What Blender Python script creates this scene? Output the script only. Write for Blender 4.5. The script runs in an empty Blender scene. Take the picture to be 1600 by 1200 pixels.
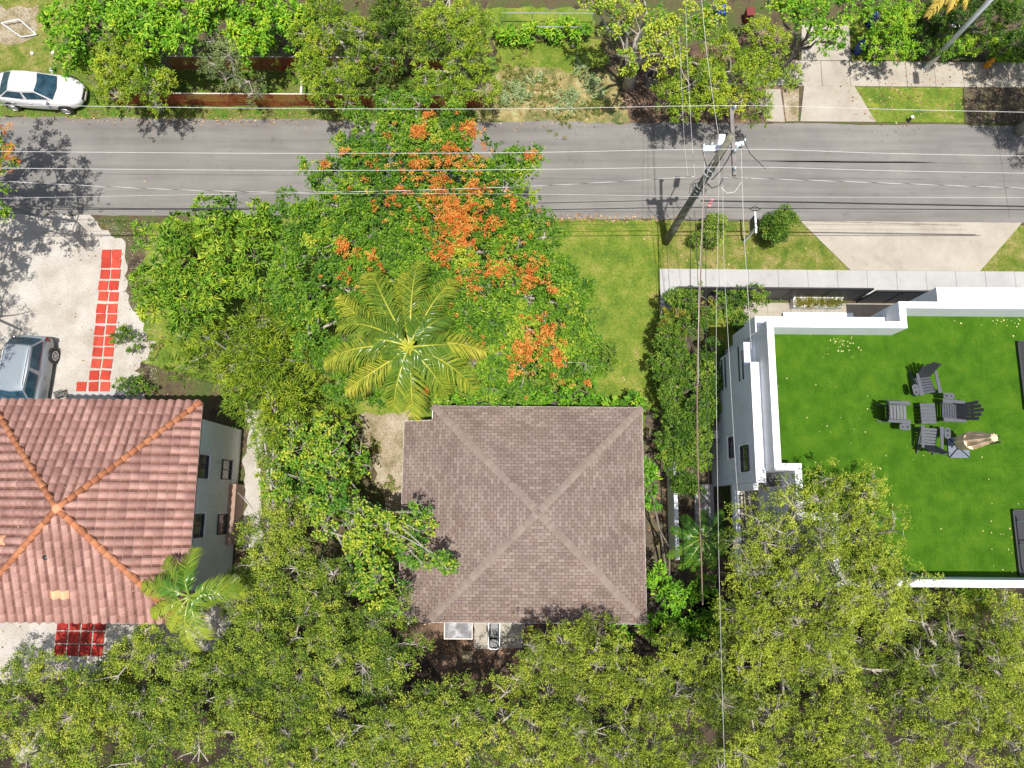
import bpy, bmesh, math, random
import numpy as np
from mathutils import Vector, Matrix

# ---------------------------------------------------------------- camera
scene = bpy.context.scene
COL = scene.collection
F = 1109.0
CAMH = 35.0
_d = np.array([798 - 800, -(790 - 600), -F]); _d /= np.linalg.norm(_d)
_e = np.array([1, -0.008, 0.0]); _e[2] = -(_e[0] * _d[0] + _e[1] * _d[1]) / _d[2]; _e /= np.linalg.norm(_e)
_up = -_d
_n = np.cross(_up, _e)
ROT = np.array([_e, _n, _up])
cam_data = bpy.data.cameras.new('camera')
cam = bpy.data.objects.new('camera', cam_data)
COL.objects.link(cam)
cam_data.sensor_width = 36.0
cam_data.lens = 36.0 * F / 1600.0
cam_data.clip_start = 0.5
cam_data.clip_end = 500
m4 = Matrix([[ROT[i][j] for j in range(3)] + [0] for i in range(3)] + [[0, 0, 0, 1]])
m4.translation = Vector((0, 0, CAMH))
cam.matrix_world = m4
scene.camera = cam

# ---------------------------------------------------------------- light
world = bpy.data.worlds.new('World')
scene.world = world
world.use_nodes = True
wn = world.node_tree.nodes
sky = wn.new('ShaderNodeTexSky')
sky.sky_type = 'NISHITA'
sky.sun_disc = False
SUN_DIR = Vector((0.060, -0.185, 1.0)).normalized()      # towards the sun
sky.sun_elevation = math.asin(SUN_DIR.z)
sky.sun_rotation = math.atan2(SUN_DIR.x, SUN_DIR.y)
sky.altitude = 0
sky.dust_density = 3.0
bg = wn['Background']
bg.inputs['Strength'].default_value = 0.10
world.node_tree.links.new(sky.outputs[0], bg.inputs[0])
sun_data = bpy.data.lights.new('sun', 'SUN')
sun_data.energy = 4.7
sun_data.angle = math.radians(0.5)
sun_data.color = (1.0, 0.96, 0.90)
sun = bpy.data.objects.new('sun', sun_data)
COL.objects.link(sun)
sun.rotation_euler = SUN_DIR.to_track_quat('Z', 'Y').to_euler()
vs = scene.view_settings
vs.view_transform = 'Standard'
vs.look = 'None'
vs.gamma = 1
vs.use_curve_mapping = False
vs.exposure = 0.36

random.seed(7)
rng = np.random.default_rng(11)

# ---------------------------------------------------------------- helpers
def P(px, py, z=0.0):
    """ground-plan point seen at a photo pixel, at real height z"""
    c = np.array([px - 800, -(py - 600), -F]); w = ROT @ c
    t = (z - CAMH) / w[2]
    return Vector((w[0] * t, w[1] * t, z))

def tag(o, label=None, cat=None, group=None, kind=None):
    if label: o['label'] = label
    if cat: o['category'] = cat
    if group: o['group'] = group
    if kind: o['kind'] = kind
    return o

def empty(name, loc=(0, 0, 0), rz=0.0, label=None, cat=None, group=None):
    o = bpy.data.objects.new(name, None)
    o.empty_display_size = 0.3
    COL.objects.link(o)
    o.location = loc
    o.rotation_euler = (0, 0, rz)
    return tag(o, label, cat, group)

def link(name, me, parent=None, world_coords=True):
    o = bpy.data.objects.new(name, me)
    COL.objects.link(o)
    if parent is not None:
        o.parent = parent
        if world_coords:
            q = parent
            mw = Matrix.Identity(4)
            while q is not None:
                mw = Matrix.LocRotScale(q.location, q.rotation_euler, q.scale) @ mw
                q = q.parent
            inv = mw.inverted()
            o.location = inv.translation
            o.rotation_euler = inv.to_euler()
    return o

class MB:
    """collects polygons, builds ONE mesh object"""
    def __init__(s): s.v = []; s.f = []
    def poly(s, pts):
        b = len(s.v); s.v += [tuple(p) for p in pts]; s.f.append(tuple(range(b, b + len(pts)))); return s
    def prism(s, poly, z0, z1):
        """poly: list of (x,y) ccw"""
        b = len(s.v); n = len(poly)
        s.v += [(p[0], p[1], z0) for p in poly] + [(p[0], p[1], z1) for p in poly]
        s.f.append(tuple(reversed(range(b, b + n)))); s.f.append(tuple(range(b + n, b + 2 * n)))
        for i in range(n):
            j = (i + 1) % n
            s.f.append((b + i, b + j, b + n + j, b + n + i))
        return s
    def box(s, x0, x1, y0, y1, z0, z1):
        return s.prism([(x0, y0), (x1, y0), (x1, y1), (x0, y1)], z0, z1)
    def obox(s, c, ax, ay, az, hx, hy, hz):
        c = Vector(c); ax = Vector(ax) * hx; ay = Vector(ay) * hy; az = Vector(az) * hz
        b = len(s.v)
        for k in (-1, 1):
            for (i, j) in ((-1, -1), (1, -1), (1, 1), (-1, 1)):
                s.v.append(tuple(c + ax * i + ay * j + az * k))
        s.f += [(b + 3, b + 2, b + 1, b), (b + 4, b + 5, b + 6, b + 7)]
        for i in range(4):
            j = (i + 1) % 4
            s.f.append((b + i, b + j, b + 4 + j, b + 4 + i))
        return s
    def bar(s, p0, p1, w, h=None, up=(0, 0, 1)):
        h = h or w
        p0 = Vector(p0); p1 = Vector(p1); d = (p1 - p0); L = d.length
        if L < 1e-6: return s
        d.normalize(); u = Vector(up)
        if abs(d.dot(u)) > 0.98: u = Vector((1, 0, 0))
        r = d.cross(u).normalized(); u = r.cross(d)
        return s.obox((p0 + p1) / 2, d, r, u, L / 2, w / 2, h / 2)
    def tube(s, pts, r, n=6, cap=True):
        pts = [Vector(p) for p in pts]
        rs = r if isinstance(r, (list, tuple)) else [r] * len(pts)
        b = len(s.v); prev = None
        for i, p in enumerate(pts):
            d = (pts[min(i + 1, len(pts) - 1)] - pts[max(i - 1, 0)]).normalized()
            ref = Vector((0, 0, 1)) if abs(d.z) < 0.95 else Vector((1, 0, 0))
            if prev is not None: ref = prev
            a = d.cross(ref).normalized() if prev is None else (ref - d * ref.dot(d)).normalized()
            prev = a
            c = d.cross(a)
            for k in range(n):
                t = 2 * math.pi * k / n
                s.v.append(tuple(p + (a * math.cos(t) + c * math.sin(t)) * rs[i]))
        for i in range(len(pts) - 1):
            for k in range(n):
                k2 = (k + 1) % n
                s.f.append((b + i * n + k, b + i * n + k2, b + (i + 1) * n + k2, b + (i + 1) * n + k))
        if cap:
            s.f.append(tuple(reversed(range(b, b + n))))
            s.f.append(tuple(range(b + (len(pts) - 1) * n, b + len(pts) * n)))
        return s
    def cyl(s, c, r, z0, z1, n=12, r1=None):
        return s.tube([(c[0], c[1], z0), (c[0], c[1], z1)], [r, r if r1 is None else r1], n)
    def lathe(s, c, prof, n=12):
        b = len(s.v)
        for (r, z) in prof:
            for k in range(n):
                t = 2 * math.pi * k / n
                s.v.append((c[0] + r * math.cos(t), c[1] + r * math.sin(t), c[2] + z))
        for i in range(len(prof) - 1):
            for k in range(n):
                k2 = (k + 1) % n
                s.f.append((b + i * n + k, b + i * n + k2, b + (i + 1) * n + k2, b + (i + 1) * n + k))
        s.f.append(tuple(reversed(range(b, b + n))))
        s.f.append(tuple(range(b + (len(prof) - 1) * n, b + len(prof) * n)))
        return s
    def mesh(s, name, mat, smooth=False):
        me = bpy.data.meshes.new(name)
        me.from_pydata(s.v, [], s.f)
        if mat: me.materials.append(mat)
        if smooth: me.shade_smooth()
        me.update()
        return me
    def build(s, name, mat, parent=None, smooth=False, wc=True, bevel=0):
        o = link(name, s.mesh(name, mat, smooth), parent, wc)
        if bevel:
            bm_ = o.modifiers.new('bevel', 'BEVEL'); bm_.width = bevel; bm_.segments = 2; bm_.limit_method = 'ANGLE'
        return o

def np_mesh(name, V, T, mat, tint=None, smooth=False):
    """V (N,3) T (M,3) numpy; tint per vertex"""
    me = bpy.data.meshes.new(name)
    n = len(V); m = len(T)
    me.vertices.add(n); me.vertices.foreach_set('co', np.ascontiguousarray(V, dtype=np.float32).ravel())
    me.loops.add(m * 3); me.loops.foreach_set('vertex_index', np.ascontiguousarray(T, dtype=np.int32).ravel())
    me.polygons.add(m)
    me.polygons.foreach_set('loop_start', np.arange(0, m * 3, 3, dtype=np.int32))
    try: me.polygons.foreach_set('loop_total', np.full(m, 3, dtype=np.int32))
    except Exception: pass
    if tint is not None:
        a = me.attributes.new('tint', 'FLOAT', 'POINT'); a.data.foreach_set('value', np.ascontiguousarray(tint, dtype=np.float32))
    me.materials.append(mat)
    me.update(calc_edges=True)
    if smooth: me.shade_smooth()
    return me

def copy_tree(o, parent=None):
    c = o.copy(); COL.objects.link(c)
    if parent is not None: c.parent = parent
    for ch in list(o.children): copy_tree(ch, c)
    return c

# ---------------------------------------------------------------- materials
def new_mat(name):
    m = bpy.data.materials.new(name); m.use_nodes = True
    nt = m.node_tree
    return m, nt, nt.nodes['Principled BSDF']

def ramp(nt, fac, stops, interp='LINEAR'):
    r = nt.nodes.new('ShaderNodeValToRGB'); r.color_ramp.interpolation = interp
    e = r.color_ramp.elements
    while len(e) < len(stops): e.new(0.5)
    for i, (p, c) in enumerate(stops):
        e[i].position = p; e[i].color = (*c, 1)
    nt.links.new(fac, r.inputs[0])
    return r.outputs[0]

def noise(nt, scale, detail=4, rough=0.55, vec=None, dist=0.0):
    n = nt.nodes.new('ShaderNodeTexNoise')
    n.inputs['Scale'].default_value = scale; n.inputs['Detail'].default_value = detail
    n.inputs['Roughness'].default_value = rough; n.inputs['Distortion'].default_value = dist
    if vec is None:
        g = nt.nodes.new('ShaderNodeNewGeometry'); vec = g.outputs['Position']
    nt.links.new(vec, n.inputs['Vector'])
    return n.outputs['Fac']

def stretched(nt, sx, sy, sz, detail=4, rough=.6):
    g = nt.nodes.new('ShaderNodeNewGeometry'); v = nt.nodes.new('ShaderNodeVectorMath'); v.operation = 'MULTIPLY'
    v.inputs[1].default_value = (sx, sy, sz); nt.links.new(g.outputs['Position'], v.inputs[0])
    return noise(nt, 1.0, detail, rough, v.outputs[0])

def overlay(mat, fac, stops, amount):
    nt = mat.node_tree; b = nt.nodes['Principled BSDF']; src = b.inputs['Base Color'].links[0].from_socket
    nt.links.new(mixc(nt, src, ramp(nt, fac, stops), amount, 'MULTIPLY'), b.inputs['Base Color'])

def mixc(nt, a, b, fac, mode='MIX'):
    m = nt.nodes.new('ShaderNodeMix'); m.data_type = 'RGBA'; m.blend_type = mode
    for sock, v in ((m.inputs[6], a), (m.inputs[7], b)):
        if isinstance(v, tuple): sock.default_value = (*v, 1)
        else: nt.links.new(v, sock)
    if isinstance(fac, (int, float)): m.inputs[0].default_value = fac
    else: nt.links.new(fac, m.inputs[0])
    return m.outputs[2]

def simple(name, col, rough=0.6, metal=0.0, spec=0.5, var=0.12, scale=3.0, bump=0.0, bscale=20):
    m, nt, b = new_mat(name)
    lo = tuple(c * (1 - var) for c in col); hi = tuple(min(1, c * (1 + var)) for c in col)
    nt.links.new(ramp(nt, noise(nt, scale, 5), [(0.3, lo), (0.7, hi)]), b.inputs['Base Color'])
    b.inputs['Roughness'].default_value = rough; b.inputs['Metallic'].default_value = metal
    b.inputs['Specular IOR Level'].default_value = spec
    if bump: add_bump(nt, b, bscale, bump)
    return m

def add_bump(nt, b, scale, strength, dist=0.02):
    bp = nt.nodes.new('ShaderNodeBump'); bp.inputs['Strength'].default_value = strength; bp.inputs['Distance'].default_value = dist
    nt.links.new(noise(nt, scale, 5, 0.65), bp.inputs['Height']); nt.links.new(bp.outputs[0], b.inputs['Normal'])

def layered(name, big, bigscale, fine=None, finescale=18, finefac=0.5, rough=0.9, bump=0.4, bscale=30, spots=None, spec=0.3, dist=0.3):
    """big: ramp stops over big noise; fine: ramp stops multiplied; spots: (scale, threshold, colour)"""
    m, nt, b = new_mat(name)
    c = ramp(nt, noise(nt, bigscale, 6, 0.6, dist=dist), big)
    if fine:
        c = mixc(nt, c, ramp(nt, noise(nt, finescale, 4, 0.7), fine), finefac, 'MULTIPLY')
    if spots:
        for (sc, th, col, soft) in spots:
            f = ramp(nt, noise(nt, sc, 3, 0.6), [(th, (0, 0, 0)), (min(1, th + soft), (1, 1, 1))])
            c = mixc(nt, c, col, f)
    nt.links.new(c, b.inputs['Base Color'])
    b.inputs['Roughness'].default_value = rough; b.inputs['Specular IOR Level'].default_value = spec
    if bump: add_bump(nt, b, bscale, bump)
    return m

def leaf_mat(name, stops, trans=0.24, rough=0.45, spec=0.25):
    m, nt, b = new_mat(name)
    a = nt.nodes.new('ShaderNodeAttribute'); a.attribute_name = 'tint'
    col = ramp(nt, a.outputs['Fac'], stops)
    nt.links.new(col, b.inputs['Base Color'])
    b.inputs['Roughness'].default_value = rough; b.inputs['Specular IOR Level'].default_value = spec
    tr = nt.nodes.new('ShaderNodeBsdfTranslucent')
    tc = mixc(nt, col, (1.0, 1.0, 0.35), 0.85, 'MULTIPLY')
    nt.links.new(tc, tr.inputs[0])
    mx = nt.nodes.new('ShaderNodeMixShader'); mx.inputs[0].default_value = trans
    nt.links.new(b.outputs[0], mx.inputs[1]); nt.links.new(tr.outputs[0], mx.inputs[2])
    nt.links.new(mx.outputs[0], nt.nodes['Material Output'].inputs[0])
    return m

M = {}
M['ground'] = layered('ground', [(0.32, (0.055, 0.04, 0.025)), (0.45, (0.12, 0.09, 0.05)), (0.55, (0.10, 0.11, 0.035)), (0.70, (0.07, 0.12, 0.02))], 0.8,
                      [(0.3, (0.45, 0.45, 0.45)), (0.7, (1, 1, 1))], 9, 0.9, bump=0.8, bscale=12)
M['lawn'] = layered('lawn', [(0.30, (0.075, 0.149, 0.014)), (0.48, (0.150, 0.219, 0.022)), (0.60, (0.219, 0.259, 0.038)), (0.74, (0.355, 0.289, 0.104))], 0.9,
                    [(0.3, (0.5, 0.5, 0.5)), (0.65, (1, 1, 1))], 8, 0.85, bump=1.0, bscale=14, spots=[(1.7, 0.68, (0.30, 0.25, 0.11), 0.12)])
M['dry_lawn'] = layered('dry_lawn', [(0.32, (0.08, 0.15, 0.015)), (0.46, (0.17, 0.21, 0.03)), (0.58, (0.26, 0.25, 0.07)), (0.72, (0.38, 0.29, 0.13))], 1.1,
                    [(0.3, (0.5, 0.5, 0.5)), (0.65, (1, 1, 1))], 8, 0.8, bump=1.0, bscale=14)
M['verge'] = layered('verge', [(0.30, (0.068, 0.162, 0.014)), (0.44, (0.128, 0.227, 0.025)), (0.56, (0.180, 0.205, 0.049)), (0.68, (0.225, 0.216, 0.077))], 1.3,
                    [(0.3, (0.4, 0.4, 0.4)), (0.65, (1, 1, 1))], 9, 0.85, bump=1.0, bscale=14)
M['litter'] = layered('litter', [(0.32, (0.102, 0.132, 0.040)), (0.46, (0.238, 0.220, 0.080)), (0.58, (0.340, 0.275, 0.112)), (0.72, (0.391, 0.418, 0.224))], 1.2,
                    [(0.3, (0.45, 0.45, 0.45)), (0.65, (1, 1, 1))], 9, 0.85, bump=1.0, bscale=14)
M['mulch'] = layered('mulch', [(0.32, (0.06, 0.05, 0.04)), (0.5, (0.13, 0.10, 0.07)), (0.62, (0.14, 0.14, 0.06)), (0.75, (0.28, 0.21, 0.14))], 2.0,
                    [(0.3, (0.4, 0.4, 0.4)), (0.7, (1, 1, 1))], 12, 0.9, bump=1.0, bscale=16)
M['soil'] = layered('soil', [(0.32, (0.05, 0.035, 0.025)), (0.5, (0.14, 0.09, 0.06)), (0.66, (0.28, 0.18, 0.12)), (0.8, (0.36, 0.28, 0.2))], 1.0,
                    [(0.3, (0.5, 0.5, 0.5)), (0.7, (1, 1, 1))], 10, 0.8, bump=0.8, bscale=16)
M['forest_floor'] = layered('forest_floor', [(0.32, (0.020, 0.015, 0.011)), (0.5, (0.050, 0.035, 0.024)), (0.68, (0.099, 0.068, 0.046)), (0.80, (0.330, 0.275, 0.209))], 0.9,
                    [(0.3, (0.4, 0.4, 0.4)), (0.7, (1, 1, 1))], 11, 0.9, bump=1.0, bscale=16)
M['gravel'] = layered('gravel', [(0.3, (0.323, 0.290, 0.244)), (0.5, (0.400, 0.369, 0.325)), (0.7, (0.464, 0.441, 0.400))], 0.7,
                    [(0.34, (0.62, 0.60, 0.57)), (0.5, (1, 1, 1))], 14, 0.7, bump=0.6, bscale=26, spots=[(7.0, 0.70, (0.26, 0.22, 0.17), 0.06)])
M['pale_dirt'] = layered('pale_dirt', [(0.30, (0.158, 0.137, 0.058)), (0.46, (0.302, 0.245, 0.158)), (0.6, (0.403, 0.338, 0.252)), (0.75, (0.446, 0.396, 0.317))], 1.1,
                    [(0.35, (0.45, 0.45, 0.42)), (0.55, (1, 1, 1))], 11, 0.8, bump=0.8, bscale=20)
M['asphalt'] = layered('asphalt', [(0.3, (0.171, 0.160, 0.148)), (0.5, (0.196, 0.187, 0.173)), (0.7, (0.225, 0.216, 0.197))], 0.28,
                    [(0.3, (0.80, 0.80, 0.80)), (0.7, (1, 1, 1))], 40, 0.55, rough=0.85, bump=0.25, bscale=60,
                    spots=[(2.6, 0.70, (0.15, 0.14, 0.135), 0.1)])
M['concrete'] = layered('concrete', [(0.3, (0.304, 0.268, 0.220)), (0.5, (0.364, 0.328, 0.270)), (0.7, (0.410, 0.376, 0.314))], 0.6,
                    [(0.3, (0.82, 0.82, 0.82)), (0.7, (1, 1, 1))], 12, 0.5, rough=0.8, bump=0.15, bscale=50,
                    spots=[(1.1, 0.66, (0.34, 0.28, 0.23), 0.16)])
M['pale_concrete'] = layered('pale_concrete', [(0.3, (0.335, 0.329, 0.323)), (0.7, (0.409, 0.402, 0.389))], 0.5,
                    [(0.3, (0.88, 0.88, 0.88)), (0.7, (1, 1, 1))], 14, 0.5, rough=0.75, bump=0.1, bscale=50)
M['dark_seam'] = simple('dark_seam', (0.12, 0.11, 0.105), 0.9)
M['red_paver'] = layered('red_paver', [(0.35, (0.365, 0.037, 0.021)), (0.65, (0.441, 0.054, 0.030))], 1.3,
                    [(0.3, (0.8, 0.8, 0.8)), (0.7, (1, 1, 1))], 20, 0.6, rough=0.7, bump=0.1, bscale=60)
M['dark_red_paver'] = layered('dark_red_paver', [(0.35, (0.336, 0.024, 0.020)), (0.65, (0.440, 0.040, 0.028))], 1.3,
                    [(0.3, (0.8, 0.8, 0.8)), (0.7, (1, 1, 1))], 20, 0.6, rough=0.7, bump=0.1, bscale=60)
M['white_paint'] = layered('white_paint', [(0.3, (0.76, 0.77, 0.79)), (0.7, (0.83, 0.83, 0.84))], 0.5, [(0.3, (0.93, 0.93, 0.93)), (0.7, (1, 1, 1))], 5, 0.5, rough=0.6, bump=0.05, bscale=60)
M['grey_stucco'] = layered('grey_stucco', [(0.3, (0.672, 0.694, 0.728)), (0.7, (0.762, 0.784, 0.806))], 0.5, [(0.3, (0.9, 0.9, 0.9)), (0.7, (1, 1, 1))], 6, 0.5, rough=0.8, bump=0.1, bscale=50)
M['beige_stucco'] = layered('beige_stucco', [(0.3, (0.705, 0.741, 0.679)), (0.7, (0.874, 0.890, 0.833))], 0.5, [(0.3, (0.85, 0.85, 0.85)), (0.7, (1, 1, 1))], 4, 0.6, rough=0.85, bump=0.1, bscale=50)
M['trim'] = simple('trim', (0.75, 0.75, 0.73), 0.5)
M['dark_frame'] = simple('dark_frame', (0.03, 0.032, 0.036), 0.45)
M['black_metal'] = simple('black_metal', (0.02, 0.02, 0.022), 0.4)
m_, nt_, b_ = new_mat('window_glass'); b_.inputs['Base Color'].default_value = (0.03, 0.045, 0.05, 1); b_.inputs['Roughness'].default_value = 0.08; b_.inputs['Specular IOR Level'].default_value = 0.8
nt_.links.new(ramp(nt_, noise(nt_, 2.0), [(0.4, (0.015, 0.022, 0.024)), (0.65, (0.10, 0.11, 0.10))]), b_.inputs['Base Color']); M['glass'] = m_
m_, nt_, b_ = new_mat('car_glass'); b_.inputs['Roughness'].default_value = 0.12; b_.inputs['Specular IOR Level'].default_value = 0.35
nt_.links.new(ramp(nt_, noise(nt_, 3.0), [(0.35, (0.01, 0.03, 0.045)), (0.7, (0.035, 0.085, 0.12))]), b_.inputs['Base Color']); M['car_glass'] = m_
def car_paint(name, col, metal):
    m, nt, b = new_mat(name)
    nt.links.new(ramp(nt, noise(nt, 2.0), [(0.3, tuple(c * .95 for c in col)), (0.7, col)]), b.inputs['Base Color'])
    b.inputs['Roughness'].default_value = 0.3; b.inputs['Metallic'].default_value = metal; b.inputs['Coat Weight'].default_value = 0.6; b.inputs['Coat Roughness'].default_value = 0.05
    return m
M['white_car'] = car_paint('white_car_paint', (0.56, 0.56, 0.56), 0.0)
M['silver_car'] = car_paint('silver_car_paint', (0.27, 0.31, 0.345), 0.25)
M['tyre'] = simple('tyre', (0.02, 0.02, 0.02), 0.8)
M['rim'] = simple('rim', (0.6, 0.6, 0.6), 0.35, 0.6)
M['red_lens'] = simple('red_lens', (0.16, 0.004, 0.004), 0.2)
M['clear_lens'] = simple('clear_lens', (0.62, 0.58, 0.52), 0.15)
M['wood_pole'] = layered('wood_pole', [(0.3, (0.146, 0.143, 0.102)), (0.7, (0.291, 0.285, 0.218))], 3, [(0.3, (0.6, 0.6, 0.6)), (0.7, (1, 1, 1))], 20, 0.6, bump=0.4, bscale=25)
M['grey_wood'] = layered('grey_wood', [(0.3, (0.16, 0.14, 0.13)), (0.7, (0.27, 0.245, 0.235))], 3, [(0.3, (0.7, 0.7, 0.7)), (0.7, (1, 1, 1))], 20, 0.6, bump=0.3, bscale=25)
M['galv'] = simple('galvanised', (0.42, 0.45, 0.47), 0.4, 0.5)
M['light_metal'] = simple('light_metal', (0.66, 0.70, 0.72), 0.45, 0.2)
M['insulator'] = simple('insulator', (0.60, 0.68, 0.70), 0.25)
M['white_wire'] = simple('white_wire', (0.52, 0.51, 0.49), 0.5)
M['pale_wire'] = simple('pale_wire', (0.58, 0.56, 0.54), 0.5)
M['black_wire'] = simple('black_wire', (0.03, 0.03, 0.03), 0.6)
M['brown_wire'] = simple('brown_wire', (0.20, 0.13, 0.10), 0.6)
M['pink_ribbon'] = simple('pink_ribbon', (0.75, 0.25, 0.25), 0.6)
M['turf'] = layered('roof_turf', [(0.35, (0.036, 0.107, 0.001)), (0.5, (0.049, 0.131, 0.003)), (0.65, (0.070, 0.154, 0.005))], 1.3,
                    [(0.3, (0.72, 0.72, 0.72)), (0.65, (1, 1, 1))], 24, 0.7, bump=0.5, bscale=60, spec=0.2, spots=[(4.5, 0.66, (0.10, 0.14, 0.02), 0.25)])
M['beige_canvas'] = layered('beige_canvas', [(0.3, (0.818, 0.569, 0.364)), (0.7, (0.950, 0.699, 0.477))], 3, bump=0.2)
M['chair_grey'] = simple('chair_grey', (0.062, 0.067, 0.082), 0.5, var=0.15, scale=8)
M['chair_dark'] = simple('chair_dark', (0.028, 0.03, 0.036), 0.5, var=.2, scale=8)
M['base_grey'] = simple('base_grey', (0.12, 0.14, 0.175), 0.6)
M['blue_plastic'] = simple('blue_plastic', (0.01, 0.05, 0.55), 0.4)
M['teal_plastic'] = simple('teal_plastic', (0.02, 0.30, 0.38), 0.4)
M['yellow_paint'] = simple('yellow_paint', (0.75, 0.33, 0.02), 0.5)
M['red_thing'] = simple('red_thing', (0.5, 0.05, 0.03), 0.5)
M['red_mesh'] = layered('red_mesh', [(0.3, (0.34, 0.05, 0.025)), (0.5, (0.46, 0.10, 0.045)), (0.7, (0.36, 0.16, 0.05))], 1.6, bump=0)
M['rust'] = simple('rust', (0.30, 0.10, 0.05), 0.8)
M['pale_post'] = simple('pale_post', (0.62, 0.55, 0.48), 0.7)
M['rust_sheet'] = layered('weathered_sheet', [(0.3, (0.14, 0.14, 0.15)), (0.5, (0.25, 0.25, 0.26)), (0.7, (0.6, 0.6, 0.6))], 1.8, [(0.3, (0.6, 0.6, 0.6)), (0.7, (1, 1, 1))], 12, 0.6, bump=0.3, rough=0.6)
M['brown_wall'] = simple('brown_wall', (0.30, 0.20, 0.15), 0.8)
M['white_stone'] = simple('white_stone', (0.8, 0.78, 0.72), 0.8)
M['dead_frond'] = simple('dead_frond', (0.36, 0.20, 0.10), 0.8)

_a = M['asphalt']; overlay(_a, stretched(_a.node_tree, .12, 2.2, 1), [(.35, (.80, .80, .80)), (.6, (1.06, 1.06, 1.06))], .8)
overlay(_a, noise(_a.node_tree, 1.7, 6, .7), [(.30, (.78, .77, .76)), (.42, (1, 1, 1))], .9)
overlay(_a, noise(_a.node_tree, 90, 2, .5), [(.3, (.72, .72, .72)), (.62, (1.1, 1.1, 1.1))], .7)
_a = M['turf']; overlay(_a, stretched(_a.node_tree, 14, 1.2, 1), [(.3, (.84, .86, .84)), (.65, (1, 1, 1))], .8)
for _k in ('white_paint', 'grey_stucco', 'beige_stucco'):
    _a = M[_k]; overlay(_a, stretched(_a.node_tree, 2.6, 2.6, .35, 6), [(.30, (.80, .80, .78)), (.48, (1, 1, 1))], .6)
for _k in ('pale_concrete', 'concrete'):
    _a = M[_k]; overlay(_a, noise(_a.node_tree, 2.3, 6, .7), [(.30, (.80, .79, .77)), (.47, (1, 1, 1))], .7)
def piece_mat(name, stops, dirt, dirtscale=0.8, dfac=0.6, fine=12, rough=0.85, bump=0.2):
    """tiles: tone per piece, weathering over the whole roof"""
    m, nt, b = new_mat(name)
    g = nt.nodes.new('ShaderNodeNewGeometry'); oi = nt.nodes.new('ShaderNodeObjectInfo')
    ad = nt.nodes.new('ShaderNodeMath'); ad.operation = 'ADD'
    nt.links.new(g.outputs['Random Per Island'], ad.inputs[0]); nt.links.new(oi.outputs['Random'], ad.inputs[1])
    fr = nt.nodes.new('ShaderNodeMath'); fr.operation = 'FRACT'; nt.links.new(ad.outputs[0], fr.inputs[0])
    c = ramp(nt, fr.outputs[0], stops)
    c = mixc(nt, c, ramp(nt, noise(nt, dirtscale, 5, 0.6, dist=0.4), dirt), dfac, 'MULTIPLY')
    c = mixc(nt, c, ramp(nt, noise(nt, fine, 4, 0.7), [(0.3, (0.7, 0.7, 0.7)), (0.65, (1, 1, 1))]), 0.5, 'MULTIPLY')
    nt.links.new(c, b.inputs['Base Color']); b.inputs['Roughness'].default_value = rough; b.inputs['Specular IOR Level'].default_value = 0.25
    if bump: add_bump(nt, b, 50, bump)
    return m
M['shingle'] = piece_mat('shingle', [(0, (0.186, 0.137, 0.115)), (0.5, (0.227, 0.169, 0.145)), (1, (0.264, 0.207, 0.180))],
                         [(0.35, (0.72, 0.70, 0.70)), (0.6, (1, 1, 1))], 0.55, 0.75)
M['hip_shingle'] = piece_mat('hip_shingle', [(0, (0.210, 0.164, 0.138)), (1, (0.262, 0.207, 0.178))], [(0.35, (0.85, 0.85, 0.85)), (0.6, (1, 1, 1))], 0.6, 0.7)
M['roof_felt'] = simple('roof_felt', (0.06, 0.042, 0.036), 0.9)
M['clay_pan_dirt_shade'] = piece_mat('clay_pan_dirt_shade', [(0, (0.219, 0.109, 0.084)), (1, (0.297, 0.154, 0.120))], [(0.36, (0.6, 0.6, 0.6)), (0.58, (1, 1, 1))], 1.3, 0.8, fine=8)  # darker tile valleys: channel dirt plus painted shade between the barrels
M['tile_edge'] = simple('tile_edge', (0.52, 0.34, 0.29), 0.9)
M['clay'] = piece_mat('clay_tile', [(0, (0.354, 0.196, 0.161)), (0.5, (0.431, 0.246, 0.204)), (1, (0.509, 0.302, 0.252))],
                      [(0.36, (0.66, 0.62, 0.64)), (0.58, (1, 1, 1))], 0.9, 0.8, fine=8)
M['orange_clay'] = piece_mat('orange_tile', [(0, (0.380, 0.142, 0.071)), (0.5, (0.475, 0.180, 0.085)), (1, (0.532, 0.228, 0.114))], [(0.35, (0.7, 0.7, 0.7)), (0.6, (1, 1, 1))], 1.4, 0.7, fine=6)
M['pale_tile'] = simple('pale_orange_tile', (0.66, 0.36, 0.20), 0.8)
M['mortar'] = simple('mortar', (0.55, 0.27, 0.14), 0.9)

G_bark_pale = layered('pale_bark', [(0.3, (0.30, 0.27, 0.22)), (0.7, (0.48, 0.44, 0.38))], 4, bump=0.4)
G_bark = layered('bark', [(0.3, (0.12, 0.10, 0.08)), (0.7, (0.24, 0.21, 0.17))], 4, bump=0.4)

LM = {}
LM['olive'] = leaf_mat('olive_leaf', [(0, (0.059, 0.103, 0.012)), (0.35, (0.182, 0.257, 0.021)), (0.65, (0.348, 0.421, 0.033)), (1, (0.546, 0.597, 0.081))])
LM['oak'] = leaf_mat('oak_leaf', [(0, (0.043, 0.093, 0.013)), (0.35, (0.141, 0.232, 0.021)), (0.65, (0.292, 0.371, 0.031)), (1, (0.517, 0.537, 0.070))])
LM['mango'] = leaf_mat('mango_leaf', [(0, (0.046, 0.133, 0.012)), (0.4, (0.138, 0.294, 0.018)), (0.75, (0.276, 0.437, 0.032)), (1, (0.479, 0.532, 0.048))])
LM['poinciana'] = leaf_mat('poinciana_leaf', [(0, (0.037, 0.109, 0.007)), (0.4, (0.094, 0.218, 0.009)), (0.75, (0.210, 0.346, 0.018)), (1, (0.440, 0.454, 0.041))])
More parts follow.
